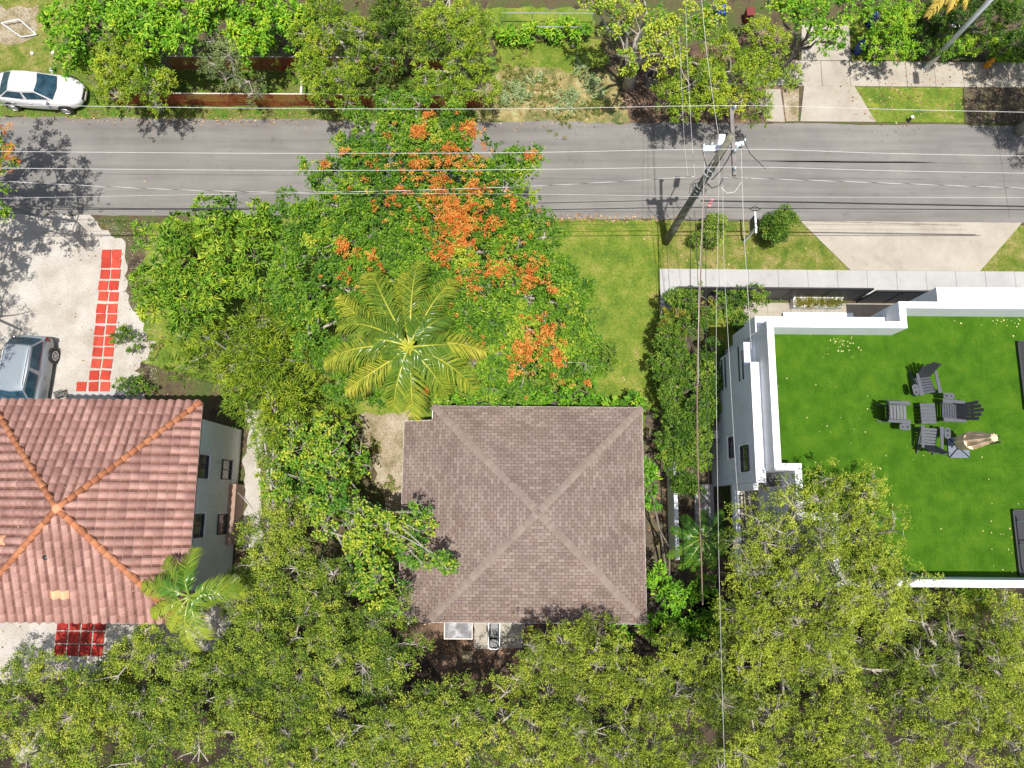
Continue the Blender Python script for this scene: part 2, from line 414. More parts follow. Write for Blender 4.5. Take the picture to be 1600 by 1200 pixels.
LM['bright'] = leaf_mat('bright_leaf', [(0, (0.046, 0.147, 0.009)), (0.4, (0.120, 0.313, 0.014)), (0.75, (0.239, 0.460, 0.023)), (1, (0.442, 0.552, 0.041))])
LM['yellow'] = leaf_mat('yellow_leaf', [(0, (0.069, 0.146, 0.011)), (0.35, (0.184, 0.303, 0.016)), (0.65, (0.337, 0.440, 0.024)), (1, (0.522, 0.538, 0.048))])
LM['lime'] = leaf_mat('lime_leaf', [(0, (0.04, 0.15, 0.012)), (0.4, (0.12, 0.26, 0.018)), (0.65, (0.28, 0.38, 0.03)), (1, (0.48, 0.50, 0.05))])
LM['hedge'] = leaf_mat('hedge_leaf', [(0, (0.025, 0.075, 0.008)), (0.4, (0.075, 0.166, 0.015)), (0.75, (0.174, 0.298, 0.025)), (1, (0.348, 0.414, 0.058))])
LM['croton'] = leaf_mat('croton_leaf', [(0, (0.09, 0.14, 0.02)), (0.5, (0.26, 0.26, 0.03)), (1, (0.45, 0.33, 0.05))])
LM['grey'] = leaf_mat('grey_leaf', [(0, (0.09, 0.14, 0.045)), (0.5, (0.22, 0.29, 0.09)), (1, (0.42, 0.48, 0.20))])
LM['palm'] = leaf_mat('palm_leaf', [(0, (0.03, 0.10, 0.012)), (0.45, (0.17, 0.27, 0.025)), (0.75, (0.48, 0.48, 0.05)), (1, (0.75, 0.55, 0.12))], rough=0.3, spec=0.5)
LM['green_palm'] = leaf_mat('green_palm_leaf', [(0, (0.020, 0.076, 0.010)), (0.5, (0.080, 0.197, 0.018)), (1, (0.318, 0.372, 0.035))], rough=0.3, spec=0.5)
LM['flower'] = leaf_mat('flower', [(0, (0.543, 0.126, 0.027)), (0.5, (0.723, 0.252, 0.045)), (1, (0.769, 0.503, 0.113))], trans=0.35)
LM['grass'] = leaf_mat('grass_blade', [(0, (0.065, 0.147, 0.013)), (0.5, (0.156, 0.252, 0.023)), (0.85, (0.312, 0.315, 0.065)), (1, (0.520, 0.357, 0.182))])
LM['drygrass'] = leaf_mat('dry_grass_blade', [(0, (0.081, 0.158, 0.014)), (0.5, (0.180, 0.242, 0.036)), (0.85, (0.324, 0.294, 0.096)), (1, (0.414, 0.315, 0.128))])
LM['frost'] = leaf_mat('pale_weed_leaf', [(0, (0.14, 0.24, 0.07)), (0.6, (0.34, 0.44, 0.20)), (1, (0.55, 0.60, 0.36))])
LM['dead'] = leaf_mat('dead_leaf', [(0, (0.12, 0.06, 0.03)), (0.5, (0.34, 0.18, 0.08)), (1, (0.55, 0.40, 0.22))], trans=0.1)
LM['petal'] = leaf_mat('petal', [(0, (0.5, 0.42, 0.15)), (1, (0.8, 0.72, 0.4))])

# ================================================================ GROUND
def sheet(name, poly, z, mat, jitter=0.0, step=0.35, kind='structure', parent=None, label=None):
    """flat sheet with (optionally) ragged outline; poly world (x,y) ccw"""
    pts = []
    n = len(poly)
    for i in range(n):
        a = Vector(poly[i]).to_2d(); b = Vector(poly[(i + 1) % n]).to_2d(); L = (b - a).length
        k = max(1, int(L / step)) if jitter else 1
        for j in range(k):
            p = a.lerp(b, j / k)
            if jitter and j: 
                nrm = Vector((-(b - a).y, (b - a).x)).normalized()
                p = p + nrm * random.gauss(0, jitter)
            pts.append((p.x, p.y, z))
    me = bpy.data.meshes.new(name)
    bm = bmesh.new()
    f = bm.faces.new([bm.verts.new(p) for p in pts])
    bmesh.ops.triangulate(bm, faces=[f])
    bm.normal_update()
    for f in bm.faces:
        if f.normal.z < 0: f.normal_flip()
    bm.to_mesh(me); bm.free()
    me.materials.append(mat)
    o = link(name, me, parent)
    if kind: o['kind'] = kind
    return o

def px_poly(pts, z=0): return [tuple(P(x, y, z))[:2] for x, y in pts]

sheet('ground', [(-130, -120), (130, -120), (130, 130), (-130, 130)], 0.0, M['ground'])
RN, RS = 20.22, 14.75
sheet('lawn', px_poly([(860, 352), (870, 341), (1042, 344), (1036, 640), (1022, 780), (1000, 1010), (560, 660), (200, 560), (236, 345), (560, 338)]), 0.004, M['lawn'], 0.05)
sheet('lawn', px_poly([(1034, 344), (1262, 349), (1334, 424), (1034, 421)]), 0.008, M['dry_lawn'], 0.012)
sheet('lawn', px_poly([(1592, 352), (1760, 354), (1760, 430), (1525, 426)]), 0.008, M['dry_lawn'], 0.012)
sheet('verge', [(-32, RN - 0.02), (-0.5, RN - 0.02), (-0.5, 24.0), (-32, 24.2)], 0.004, M['verge'], 0.07)
sheet('grass', [(-32, 22.2), (-24.0, 22.4), (-24.0, 28.5), (-32, 28.5)], 0.008, M['dry_lawn'], 0.2)
sheet('pale_ground', px_poly([(-60, 10), (60, 8), (52, 60), (20, 70), (-60, 75)]), 0.012, M['pale_dirt'], 0.15)
sheet('lawn', px_poly([(770, 62), (940, 62), (950, 100), (900, 122), (780, 118)]), 0.012, M['lawn'], 0.12)
sheet('grass', px_poly([(760, 12), (930, 14), (930, 58), (760, 58)]), 0.008, M['lawn'], 0.1)
sheet('leaf_litter_ground', px_poly([(745, 190), (750, 118), (830, 105), (960, 120), (985, 192)]), 0.016, M['litter'], 0.10)
sheet('dirt_driveway', px_poly([(975, 193), (980, 90), (1240, 40), (1240, 193)]), 0.012, M['soil'], 0.06)
sheet('gravel_drive', px_poly([(-120, 336), (140, 335), (160, 360), (196, 378), (200, 470), (218, 500), (240, 545), (210, 580), (236, 640), (-120, 640)]), 0.012, M['gravel'], 0.11, 0.25)
sheet('gravel_yard', px_poly([(-120, 940), (420, 900), (340, 1010), (160, 1060), (-120, 1080)]), 0.008, M['gravel'], 0.15)
sheet('pale_ground', px_poly([(560, 650), (640, 640), (640, 820), (610, 830), (590, 740)]), 0.012, M['pale_dirt'], 0.12)
sheet('pale_ground', px_poly([(384, 640), (412, 640), (408, 860), (380, 860)]), 0.012, M['gravel'], 0.08)
sheet('backyard_soil', px_poly([(600, 950), (1010, 950), (1000, 1080), (840, 1110), (650, 1100)]), 0.008, M['soil'], 0.15)
sheet('side_yard_soil', px_poly([(1006, 640), (1120, 640), (1135, 940), (1010, 1000)]), 0.010, M['mulch'], 0.06)
sheet('hedge_bed_soil', px_poly([(1030, 452), (1060, 448), (1110, 640), (1036, 640)]), 0.012, M['mulch'], 0.04)

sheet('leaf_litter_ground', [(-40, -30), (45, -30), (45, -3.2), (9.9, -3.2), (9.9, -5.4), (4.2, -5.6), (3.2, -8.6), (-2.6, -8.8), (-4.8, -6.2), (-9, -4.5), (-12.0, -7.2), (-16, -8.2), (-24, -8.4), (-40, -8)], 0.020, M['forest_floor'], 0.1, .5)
# road (slightly raised sheet with ragged edges) and its seams
road_pts_n, road_pts_s = [], []
x = -60.0
while x < 60:
    road_pts_n.append((x, RN + random.gauss(0, 0.035 if x < 12 else 0.008) + 0.04 * math.sin(x * 0.9)))
    road_pts_s.append((x, RS + random.gauss(0, 0.03 if x < 8 else 0.006)))
    x += 0.4
sheet('road', road_pts_s + road_pts_n[::-1], 0.020, M['asphalt'])
for i, (xa, w) in enumerate(((7.45, 0.05), (-9.6, 0.025))):
    p = [(xa + random.gauss(0, 0.02), y) for y in np.linspace(RS + .2, RN - .1, 14)]
    sheet('road_seam', [(a + w / 2, b) for a, b in p] + [(a - w / 2, b) for a, b in p[::-1]], 0.024, M['dark_seam'])
p = [(25.75 + (20 - y) * 0.03 + random.gauss(0, 0.01), y) for y in np.linspace(RS + .2, RN, 14)]
sheet('road_seam', [(a + .018, b) for a, b in p] + [(a - .018, b) for a, b in p[::-1]], 0.024, M['dark_seam'])
xs = np.linspace(8.5, 60, 60)
p = [(x, 18.05 + 0.05 * math.sin(x * .7) + random.gauss(0, 0.01)) for x in xs]
sheet('road_seam', [(a, b - .012) for a, b in p] + [(a, b + .012) for a, b in p[::-1]], 0.024, M['dark_seam'])

# north side: pavement slabs, driveway, apron, lawn strip
def slab(name, poly, z0, z1, mat, parent=None):
    return MB().prism(poly, z0, z1).build(name, mat, parent)
pv = empty('pavement', (20, 23, 0)); pv['kind'] = 'structure'
SN0, SN1 = 22.42, 23.90
for k in range(-1, 12):
    x0 = 15.08 + k * 1.53
    slab('paving_slab', [(x0 + .012, SN0), (x0 + 1.518, SN0), (x0 + 1.518, SN1), (x0 + .012, SN1)], 0.0, 0.06 + random.uniform(-.004, .004), M['concrete'], pv)
MB().prism([(12.5, SN0 + .02), (33, SN0 + .02), (33, SN1 - .02), (12.5, SN1 - .02)], 0.0, 0.035).build('joint_bed', M['dark_seam'], pv)
dn = empty('driveway', (16, 24, 0)); dn['kind'] = 'structure'
slab('concrete_slab', px_poly([(1256, 134.6), (1334, 134.6), (1368, 191), (1250, 190)]), 0.0, 0.045, M['concrete'], dn)
slab('concrete_slab', px_poly([(1196, 140), (1219, 140), (1226, 191), (1196, 190)]), 0.0, 0.043, M['concrete'], dn)
slab('concrete_slab', px_poly([(1252, 40), (1326, 40), (1329, 95), (1252, 95)]), 0.0, 0.05, M['concrete'], dn)
slab('gutter_patch', px_poly([(1222, 141), (1248, 137), (1247, 190), (1228, 190)]), 0.0, 0.035, M['pale_dirt'], dn)
sheet('lawn', px_poly([(1335, 136.5), (1503, 137.5), (1506, 192), (1368, 191)]), 0.03, M['lawn'], 0.01)
sheet('mulch_bed', px_poly([(1505, 137.5), (1700, 138), (1700, 193), (1507, 192)]), 0.03, M['mulch'], 0.02)
sheet('lawn', px_poly([(1329, 10), (1430, 10), (1440, 95), (1330, 95)]), 0.02, M['lawn'], 0.02)
# south side: pavement in front of the white house, driveway apron, return leg, patio
ps = empty('pavement', (17, 11.3, 0)); ps['kind'] = 'structure'
SS0, SS1 = 10.62, 12.06
xk = 7.55
while xk < 33:
    slab('paving_slab', [(xk + .008, SS0), (xk + 1.512, SS0), (xk + 1.512, SS1), (xk + .008, SS1)], 0.0, 0.06 + random.uniform(-.003, .003), M['pale_concrete'], ps)
    xk += 1.52
slab('paving_slab', [(7.56, 9.1), (8.35, 9.1), (8.35, SS0 - .01), (7.56, SS0 - .01)], 0.0, 0.06, M['pale_concrete'], ps)
MB().prism([(7.6, SS0 + .02), (33, SS0 + .02), (33, SS1 - .02), (7.6, SS1 - .02)], 0.0, 0.04).build('joint_bed', M['dark_seam'], ps)
ds = empty('driveway', (20, 13, 0)); ds['kind'] = 'structure'
slab('concrete_slab', [(14.95, RS - .02), (17.37, SS1 + .01), (24.03, SS1 + .01), (26.5, RS - .02)][::-1][::-1], 0.0, 0.05, M['concrete'], ds)
for (a, b) in (((17.6, 14.0), (23.6, 14.0)),):
    pass
pt = empty('patio', (14, 9.6, 0)); pt['kind'] = 'structure'
xk = 11.8
while xk < 24:
    slab('paving_slab', [(xk + .006, 8.0), (xk + 1.2, 8.0), (xk + 1.2, 10.3), (xk + .006, 10.3)], 0.0, 0.05, M['concrete'], pt); xk += 1.206
sheet('lawn', px_poly([(1108, 476), (1176, 478), (1170, 560), (1108, 560)]), 0.03, M['lawn'], 0.02)

# ================================================================ BROWN SHINGLE HOUSE
def house_box(h, x0, x1, y0, y1, z1, mat, name='wall', z0=0):
    return MB().box(x0, x1, y0, y1, z0, z1).build(name, mat, h)

def plane_frame(o, ue, up_):
    """o eave origin; ue along the eave; up_ up-slope (3D) -> 4x4"""
    ue = Vector(ue).normalized(); up_ = Vector(up_); up_ = (up_ - ue * up_.dot(ue)).normalized(); n = ue.cross(up_).normalized()
    m = Matrix(((ue.x, up_.x, n.x, o[0]), (ue.y, up_.y, n.y, o[1]), (ue.z, up_.z, n.z, o[2]), (0, 0, 0, 1)))
    return m

def shingle_planes(planes, tab, row, thick, gap=0.020):
    """returns list of (matrix, quad(u,v)x4, full?)"""
    out = []
    for (mat4, L, lf, rf, H) in planes:
        nrow = int(math.ceil(H / row))
        for r in range(nrow):
            v0 = r * row; v1 = min(H, (r + 1) * row - 0.016)
            off = (r % 2) * tab * 0.5
            k = -1
            while k * tab + off < L + tab:
                u0 = k * tab + off + gap / 2; u1 = u0 + tab - gap
                l0, l1, r0, r1 = lf(v0), lf(v1), rf(v0), rf(v1)
                a = max(u0, l0); b = min(u1, r0); c = min(u1, r1); d = max(u0, l1)
                k += 1
                if b - a < 0.01 and c - d < 0.01: continue
                if b < a: b = a = (a + b) / 2
                if c < d: c = d = (c + d) / 2
                full = abs(a - u0) < 1e-6 and abs(b - u1) < 1e-6 and abs(c - u1) < 1e-6 and abs(d - u0) < 1e-6 and v1 - v0 > row * 0.85
                out.append((mat4, (a, b, c, d, v0, v1), full))
    return out

bh = empty('shingle_house', (0.9, -0.3, 0), 0, 'single storey house with faded brown shingle hip roof in the middle of the plot', 'house')
ZE, ZA = 2.90, 4.45
AX, AY = 1.17, -0.28
EX0, EX1, EY0, EY1 = -3.60, 5.95, -5.02, 4.46
apex = Vector((AX, AY, ZA))
slope_w = (ZA - ZE) / (AX - EX0)
WX = -4.93; ZW = ZE - slope_w * (EX0 - WX)
house_box(bh, EX0 + .1, EX1 - .55, EY0 + .5, EY1 - .5, 2.75, M['beige_stucco'])
house_box(bh, WX + .35, EX0 + .1, EY0 + .5, 3.3, 2.2, M['beige_stucco'])
deck = MB()
tN = [(EX0, EY1, ZE), (EX1, EY1, ZE), tuple(apex)]
d = 0.02
deck.poly([(EX1, EY1, ZE - d), (EX0, EY1, ZE - d), (AX, AY, ZA - d)])
deck.poly([(EX1, EY0, ZE - d), (EX1, EY1, ZE - d), (AX, AY, ZA - d)])
deck.poly([(EX0, EY0, ZE - d), (EX1, EY0, ZE - d), (AX, AY, ZA - d)])
deck.poly([(WX, 3.80, ZW - d), (WX, EY0, ZW - d), (EX0, EY0, ZE - d), (AX, AY, ZA - d), (EX0, EY1, ZE - d), (EX0, 3.80, ZE - d)])
roof = deck.build('roof', M['roof_felt'], bh)
fb = MB()
for (a, b, za, zb) in (((EX0, EY1), (EX1, EY1), ZE, ZE), ((EX1, EY1), (EX1, EY0), ZE, ZE), ((EX1, EY0), (EX0, EY0), ZE, ZE), ((EX0, EY0), (WX, EY0), ZE, ZW), ((WX, EY0), (WX, 3.8), ZW, ZW), ((WX, 3.8), (EX0, 3.8), ZW, ZE), ((EX0, 3.8), (EX0, EY1), ZE, ZE)):
    fb.bar((a[0], a[1], za - .10), (b[0], b[1], zb - .10), 0.03, 0.17)
fb.build('fascia', M['trim'], bh)
def plane_of(e0, e1, top, L=None):
    """triangle plane from eave e0->e1 to the apex"""
    e0 = Vector(e0); e1 = Vector(e1); m = plane_frame(e0, e1 - e0, Vector(top) - e0)
    inv = m.inverted(); t = inv @ Vector(top); L = (e1 - e0).length
    return (m, L, (lambda v, t=t: t.x * v / t.y), (lambda v, t=t, L=L: L - (L - t.x) * v / t.y), t.y)
planes = [plane_of((EX1, EY1, ZE), (EX0, EY1, ZE), apex), plane_of((EX1, EY0, ZE), (EX1, EY1, ZE), apex), plane_of((EX0, EY0, ZE), (EX1, EY0, ZE), apex)]
# west plane runs on down over the side extension
e0 = Vector((WX, 3.80, ZW)); mW = plane_frame(e0, (0, -1, 0), Vector((EX0, 3.8, ZE)) - e0); inv = mW.inverted()
ta = inv @ apex; tc = inv @ Vector((EX0, EY1, ZE)); tb = inv @ Vector((EX0, EY0, ZE))
planes.append((mW, 3.8 - EY0, (lambda v: 0.0 if v < tc.y else tc.x + (ta.x - tc.x) * (v - tc.y) / (ta.y - tc.y)),
               (lambda v: tb.x if v < tb.y else tb.x + (ta.x - tb.x) * (v - tb.y) / (ta.y - tb.y)), ta.y))
TAB, ROW, TH = 0.305, 0.147, 0.013
allt = shingle_planes(planes, TAB, ROW, TH)
def tab_verts(q, th):
    a, b, c, d_, v0, v1 = q
    return [(a, v0, 0), (b, v0, 0), (c, v1, -.004), (d_, v1, -.004), (a, v0, th), (b, v0, th), (c, v1, 0.003), (d_, v1, 0.003)]
TF = [(3, 2, 1, 0), (4, 5, 6, 7), (0, 1, 5, 4), (1, 2, 6, 5), (2, 3, 7, 6), (3, 0, 4, 7)]
full = [t for t in allt if t[2]]
full.sort(key=lambda t: (t[0] @ Vector((t[1][0], t[1][4], 0)) - Vector((0, 0, CAMH))).length)
single = set(id(t) for t in full[:300])
g = 0.020
tabme = bpy.data.meshes.new('shingle')
tabme.from_pydata(tab_verts((0, TAB - g, TAB - g, 0, 0, ROW - .016), TH), [], TF); tabme.materials.append(M['shingle'])
rest = MB()
hinv = Matrix.Translation(-bh.location)
for t in allt:
    m, q, _f = t
    if id(t) in single:
        o = bpy.data.objects.new('shingle', tabme); COL.objects.link(o); o.parent = roof
        o.matrix_local = m @ Matrix.Translation((q[0], q[4], random.uniform(0, .002)))
    else:
        b0 = len(rest.v)
        j = random.uniform(0, .002)
        rest.v += [tuple(m @ Vector((x_, y_, z_ + j))) for x_, y_, z_ in tab_verts(q, TH)]
        rest.f += [tuple(b0 + i for i in f) for f in TF]
ro = rest.build('shingles', M['shingle'], roof); ro['kind'] = 'stuff'
# roof's own frame is world (parent inverse baked): children given in world coordinates minus its local offset
# ridge caps
def hip_caps(corner, top, w, step, mat, parent, th=0.02, name='hip_cap'):
    a = Vector(corner); b = Vector(top); L = (b - a).length; dr = (b - a).normalized()
    side = Vector((-dr.y, dr.x, 0)).normalized(); nrm = side.cross(dr) * (1 if side.cross(dr).z > 0 else -1)
    me = MB(); s = -0.10 * w / 0.3
    prof = [(-w / 2, -w * .14), (0, 0.0), (w / 2, -w * .14)]
    for y, lift in ((0, th), (step * 1.15, th * .25)):
        for (x_, z_) in prof: me.v.append((x_, y, z_ + lift + .004))
        for (x_, z_) in prof: me.v.append((x_, y, z_ - .004))
    me.f = [(0, 1, 7, 6), (1, 2, 8, 7), (0, 3, 4, 1), (1, 4, 5, 2), (0, 6, 9, 3), (2, 5, 11, 8)]
    me.f = [(0, 1, 7, 6), (1, 2, 8, 7), (3, 4, 1, 0), (4, 5, 2, 1), (3, 0, 3 + 0, 3)][:4] + [(0, 6, 9, 3)][:0] + [(0, 1, 4, 3)][:0]
    mesh = bpy.data.meshes.new(name)
    # v: 0-2 top front, 3-5 bottom front, 6-8 top back, 9-11 bottom back
    mesh.from_pydata(me.v, [], [(0, 3, 4, 1), (1, 4, 5, 2), (0, 1, 7, 6), (1, 2, 8, 7), (0, 6, 9, 3), (2, 5, 11, 8), (6, 7, 10, 9), (7, 8, 11, 10)])
    mesh.materials.append(mat)
    n = int(L / step)
    for i in range(n):
        c = a + dr * (i * step)
        m = Matrix(((side.x, dr.x, nrm.x, c.x), (side.y, dr.y, nrm.y, c.y), (side.z, dr.z, nrm.z, c.z), (0, 0, 0, 1)))
        o = bpy.data.objects.new(name, mesh); COL.objects.link(o); o.parent = parent
        o.matrix_local = m @ Matrix.Rotation(random.gauss(0, .015), 4, 'Z') @ Matrix.Translation((random.gauss(0, .005), 0, 0))
for c in ((EX0, EY1, ZE), (EX1, EY1, ZE), (EX1, EY0, ZE), (EX0, EY0, ZE)):
    hip_caps((c[0], c[1], c[2] + .012), (AX, AY, ZA + .012), 0.32, 0.147, M['hip_shingle'], roof)
a_ = P(678, 829, 2.95); b_2 = P(717, 858, 3.15)
hip_caps((a_.x, a_.y, ZE - slope_w * (EX0 - a_.x) + .02), (b_2.x, b_2.y, ZE + slope_w * (b_2.x - EX0) + .02), 0.22, 0.147, M['hip_shingle'], roof)
# things behind the brown house
aw = empty('shed_roof', (-2.5, -5.6, 0), 0, 'grey weathered sheet metal lean-to roof behind the brown shingle house', 'lean-to')
p0, p1, p2, p3 = P(694, 972, 2.2), P(736, 972, 2.2), P(737, 997, 2.1), P(695, 998, 2.1)
sh = MB()
n = 18
for i in range(n):
    xa = p3.x + (p2.x - p3.x) * i / n; xb = p3.x + (p2.x - p3.x) * (i + 1) / n; xm = (xa + xb) / 2
    for (u, v_, hu, hv) in ((xa, xm, 0, .02), (xm, xb, .02, 0)):
        sh.poly([(u, p3.y, 2.08 + hu), (v_, p3.y, 2.08 + hv), (v_, -4.9, 2.2 + hv), (u, -4.9, 2.2 + hu)])
sh.build('metal_sheet', M['rust_sheet'], aw)
fr = MB(); fr.bar((p3.x - .02, p3.y, 2.06), (p2.x + .02, p3.y, 2.06), .05, .07); fr.bar((p3.x - .02, p3.y, 2.06), (p3.x - .02, -4.9, 2.15), .04, .06); fr.bar((p2.x + .02, p3.y, 2.06), (p2.x + .02, -4.9, 2.15), .04, .06)
fr.build('frame', M['pale_post'], aw)
for xx in (p3.x, p2.x): MB().box(xx - .04, xx + .04, p3.y - .04, p3.y + .04, 0, 2.04).build('post', M['pale_post'], aw)
slab_o = MB().prism(px_poly([(740, 965), (822, 965), (815, 1012), (741, 1014)]), 0.0, 0.07).build('concrete_pad', M['concrete']); slab_o['kind'] = 'structure'
tb_ = empty('bathtub', tuple(P(772, 995, 0.07)), 0, 'dark open bathtub with a pale rim on the concrete pad behind the brown house', 'bathtub')
cx, cy = P(772, 992, .5).x, P(772, 992, .5).y
def rrect(cx, cy, hx, hy, r, n=5):
    out = []
    for (sx, sy, a0) in ((1, -1, -90), (1, 1, 0), (-1, 1, 90), (-1, -1, 180)):
        for k in range(n + 1):
            t = math.radians(a0 + 90 * k / n); out.append((cx + sx * (hx - r) + r * math.cos(t), cy + sy * (hy - r) + r * math.sin(t)))
    return out
out_, in_ = rrect(cx, cy, .26, .62, .14), rrect(cx, cy, .215, .57, .12)
tub = MB(); n = len(out_); inb = rrect(cx, cy, .17, .5, .1)
tub.v = [(x_, y_, .07) for x_, y_ in rrect(cx, cy, .2, .54, .12)] + [(x_, y_, .58) for x_, y_ in out_] + [(x_, y_, .58) for x_, y_ in in_] + [(x_, y_, .2) for x_, y_ in inb]
for L_ in range(3):
    for i in range(n):
        j = (i + 1) % n; tub.f.append((L_ * n + i, L_ * n + j, (L_ + 1) * n + j, (L_ + 1) * n + i))
tub.f.append(tuple(range(3 * n, 4 * n)))
tub.build('tub_shell', M['dark_frame'], tb_)
rm = MB(); rm.tube([(x_, y_, .59) for x_, y_ in out_ + out_[:1]], .02, 6, cap=False); rm.build('rim', M['light_metal'], tb_)
wt = MB().prism(rrect(cx, cy - .38, .19, .17, .08), .42, .46).build('tray', M['rust_sheet'], tb_)
sp = MB().prism(px_poly([(722, 1016), (739, 1017), (738, 1035), (721, 1034)]), 0.0, 0.12).build('stepping_stone', M['pale_dirt'])
tag(sp, 'square tan concrete block lying on the shaded soil of the back yard', 'concrete block')
blob = empty('watering_can', tuple(P(853, 1033, 0)), .4, 'small teal plastic watering can half hidden in the back yard foliage', 'watering can')
c0 = P(853, 1033, 0)
MB().lathe((c0.x, c0.y, 0), [(.15, 0), (.17, .05), (.16, .28), (.10, .33), (.09, .33), (.09, .30)], 14).build('body', M['teal_plastic'], blob, smooth=True)
MB().tube([(c0.x + .14, c0.y, .1), (c0.x + .3, c0.y + .05, .25), (c0.x + .36, c0.y + .08, .36)], [.03, .02, .03], 8).build('spout', M['teal_plastic'], blob)
MB().tube([(c0.x - .15, c0.y, .1), (c0.x - .24, c0.y, .2), (c0.x - .2, c0.y, .36), (c0.x - .06, c0.y, .38)], .015, 6).build('handle', M['teal_plastic'], blob)

M['red_paver'] = piece_mat('red_paver_piece', [(0, (0.37, 0.040, 0.024)), (0.5, (0.44, 0.052, 0.030)), (1, (0.52, 0.075, 0.045))], [(0.32, (0.62, 0.62, 0.60)), (0.5, (1, 1, 1))], 2.2, 0.8, fine=14)
M['dark_red_paver'] = piece_mat('dark_red_paver_piece', [(0, (0.28, 0.022, 0.016)), (1, (0.42, 0.040, 0.026))], [(0.32, (0.62, 0.62, 0.60)), (0.5, (1, 1, 1))], 2.2, 0.8, fine=14)
# ================================================================ TILE ROOF HOUSE (left)
th = empty('tile_house', (-17.3, -.2, 0), 0, 'pale two storey house with pink clay tile roof and orange ridges at the left', 'house')
LX0, LX1, LY0, LY1, LZE, LZA = -21.75, -12.95, -4.65, 4.17, 5.60, 7.35
lap = Vector((-17.35, -.24, LZA))
wx0, wx1, wy0, wy1 = LX0 + .5, -13.32, LY0 + .55, LY1 - .6
MB().box(wx0, wx1, wy0, wy1, 0, 5.55).build('wall', M['beige_stucco'], th)
dk = MB(); d = .03
cs = [(LX0, LY0), (LX1, LY0), (LX1, LY1), (LX0, LY1)]
for i in range(4):
    a, b = cs[i], cs[(i + 1) % 4]
    dk.poly([(a[0], a[1], LZE - d), (b[0], b[1], LZE - d), (lap.x, lap.y, lap.z - d)])
dk.poly([(c[0], c[1], LZE - .16) for c in reversed(cs)])
troof = dk.build('roof', M['roof_felt'], th)
fb = MB()
for i in range(4):
    a, b = cs[i], cs[(i + 1) % 4]
    fb.bar((a[0], a[1], LZE - .10), (b[0], b[1], LZE - .10), 0.03, 0.14)
fb.build('fascia', M['brown_wall'], th)
tw, tr_ = 0.366, 0.345
NSEG = 6
def tile_pts(u0, u1, v0, v1, l0=None, r0=None, l1=None, r1=None):
    vs_ = []
    for (v_, lift, lo, hi) in ((v0, .030, l0, r0), (v1 + .04, 0.0, l1, r1)):
        for k in range(NSEG + 1):
            u = u0 + (u1 - u0) * k / NSEG
            zz = 0.135 * max(0, .5 - .5 * math.cos(2 * math.pi * k / NSEG)) ** .75
            if lo is not None: u = min(max(u, lo), hi)
            vs_.append((u, v_, zz + lift))
    for k in range(NSEG + 1):
        u = vs_[k][0]; vs_.append((u, v0 - .022, vs_[k][2] - .028))
    return vs_
fcs = [(k, k + 1, NSEG + 2 + k, NSEG + 1 + k) for k in range(NSEG)] + [(2 * (NSEG + 1) + k, 2 * (NSEG + 1) + k + 1, k + 1, k) for k in range(NSEG)]
tme = bpy.data.meshes.new('roof_tile'); tme.from_pydata(tile_pts(0, tw, 0, tr_), [], fcs); tme.materials.append(M['clay']); tme.materials.append(M['tile_edge']); tme.materials.append(M['clay_pan_dirt_shade']); tme.shade_smooth()
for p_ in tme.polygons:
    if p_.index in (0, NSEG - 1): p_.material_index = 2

for p_ in tme.polygons:
    if p_.index >= NSEG: p_.use_smooth = False; p_.material_index = 1
tpl = [plane_of((LX1, LY1, LZE), (LX0, LY1, LZE), lap), plane_of((LX1, LY0, LZE), (LX1, LY1, LZE), lap), plane_of((LX0, LY0, LZE), (LX1, LY0, LZE), lap), plane_of((LX0, LY1, LZE), (LX0, LY0, LZE), lap)]
tiles = []
for pi, (m, L, lf, rf, H) in enumerate(tpl):
    for r in range(int(H / tr_) + 1):
        v0 = r * tr_ - .03; v1 = v0 + tr_; k = 0
        while k * tw < L:
            u0 = k * tw; u1 = u0 + tw; k += 1
            l0, r0, l1, r1 = lf(max(0, v0)), rf(max(0, v0)), lf(v1), rf(v1)
            if u1 < l0 + .02 or u0 > r0 - .02 or v1 > H + .2: continue
            fl = u0 >= l1 and u1 <= r1
            tiles.append((m, (u0, u1, v0, v1, l0, r0, l1, r1), fl, pi))
fullt = [t for t in tiles if t[2]]
fullt = [t for t in fullt if (t[0] @ Vector((t[1][0], t[1][2], 0))).x > -20.6]
fullt.sort(key=lambda t: (t[0] @ Vector((t[1][0], t[1][2], 0)) - Vector((0, 0, CAMH))).length)
sing = set(id(t) for t in fullt[:300])
rest = MB()
palem = tme.copy(); palem.materials.clear(); palem.materials.append(M['pale_tile']); palem.materials.append(M['tile_edge']); palem.materials.append(M['pale_tile'])
pale_at = [P(86, 931, 5.9), P(96, 920, 5.95), P(97, 931, 5.9), P(4, 838, 6.5)]
npale = 0
for t in tiles:
    m, q, fl, pi = t
    c = m @ Vector(((q[0] + q[1]) / 2, (q[2] + q[3]) / 2, 0))
    isp = fl and any((Vector((c.x, c.y)) - Vector((pp.x, pp.y))).length < .2 for pp in pale_at)
    jit = Matrix.Rotation(random.gauss(0, .008), 4, 'Z')
    if id(t) in sing or isp:
        o = bpy.data.objects.new('roof_tile', palem if isp else tme); COL.objects.link(o); o.parent = troof
        o.matrix_local = m @ Matrix.Translation((q[0], q[2], random.uniform(0, .004))) @ jit
        if isp: o['label'] = 'pale orange replacement tile'
    else:
        b0 = len(rest.v)
        rest.v += [tuple(m @ Vector(p_)) for p_ in tile_pts(*q[:4], q[4], q[5], q[6], max(q[7], q[6]))]
        rest.f += [tuple(b0 + i for i in f) for f in fcs]
ro = rest.build('roof_tiles', M['clay'], troof); ro['kind'] = 'stuff'
ro.data.materials.append(M['tile_edge']); ro.data.materials.append(M['clay_pan_dirt_shade'])
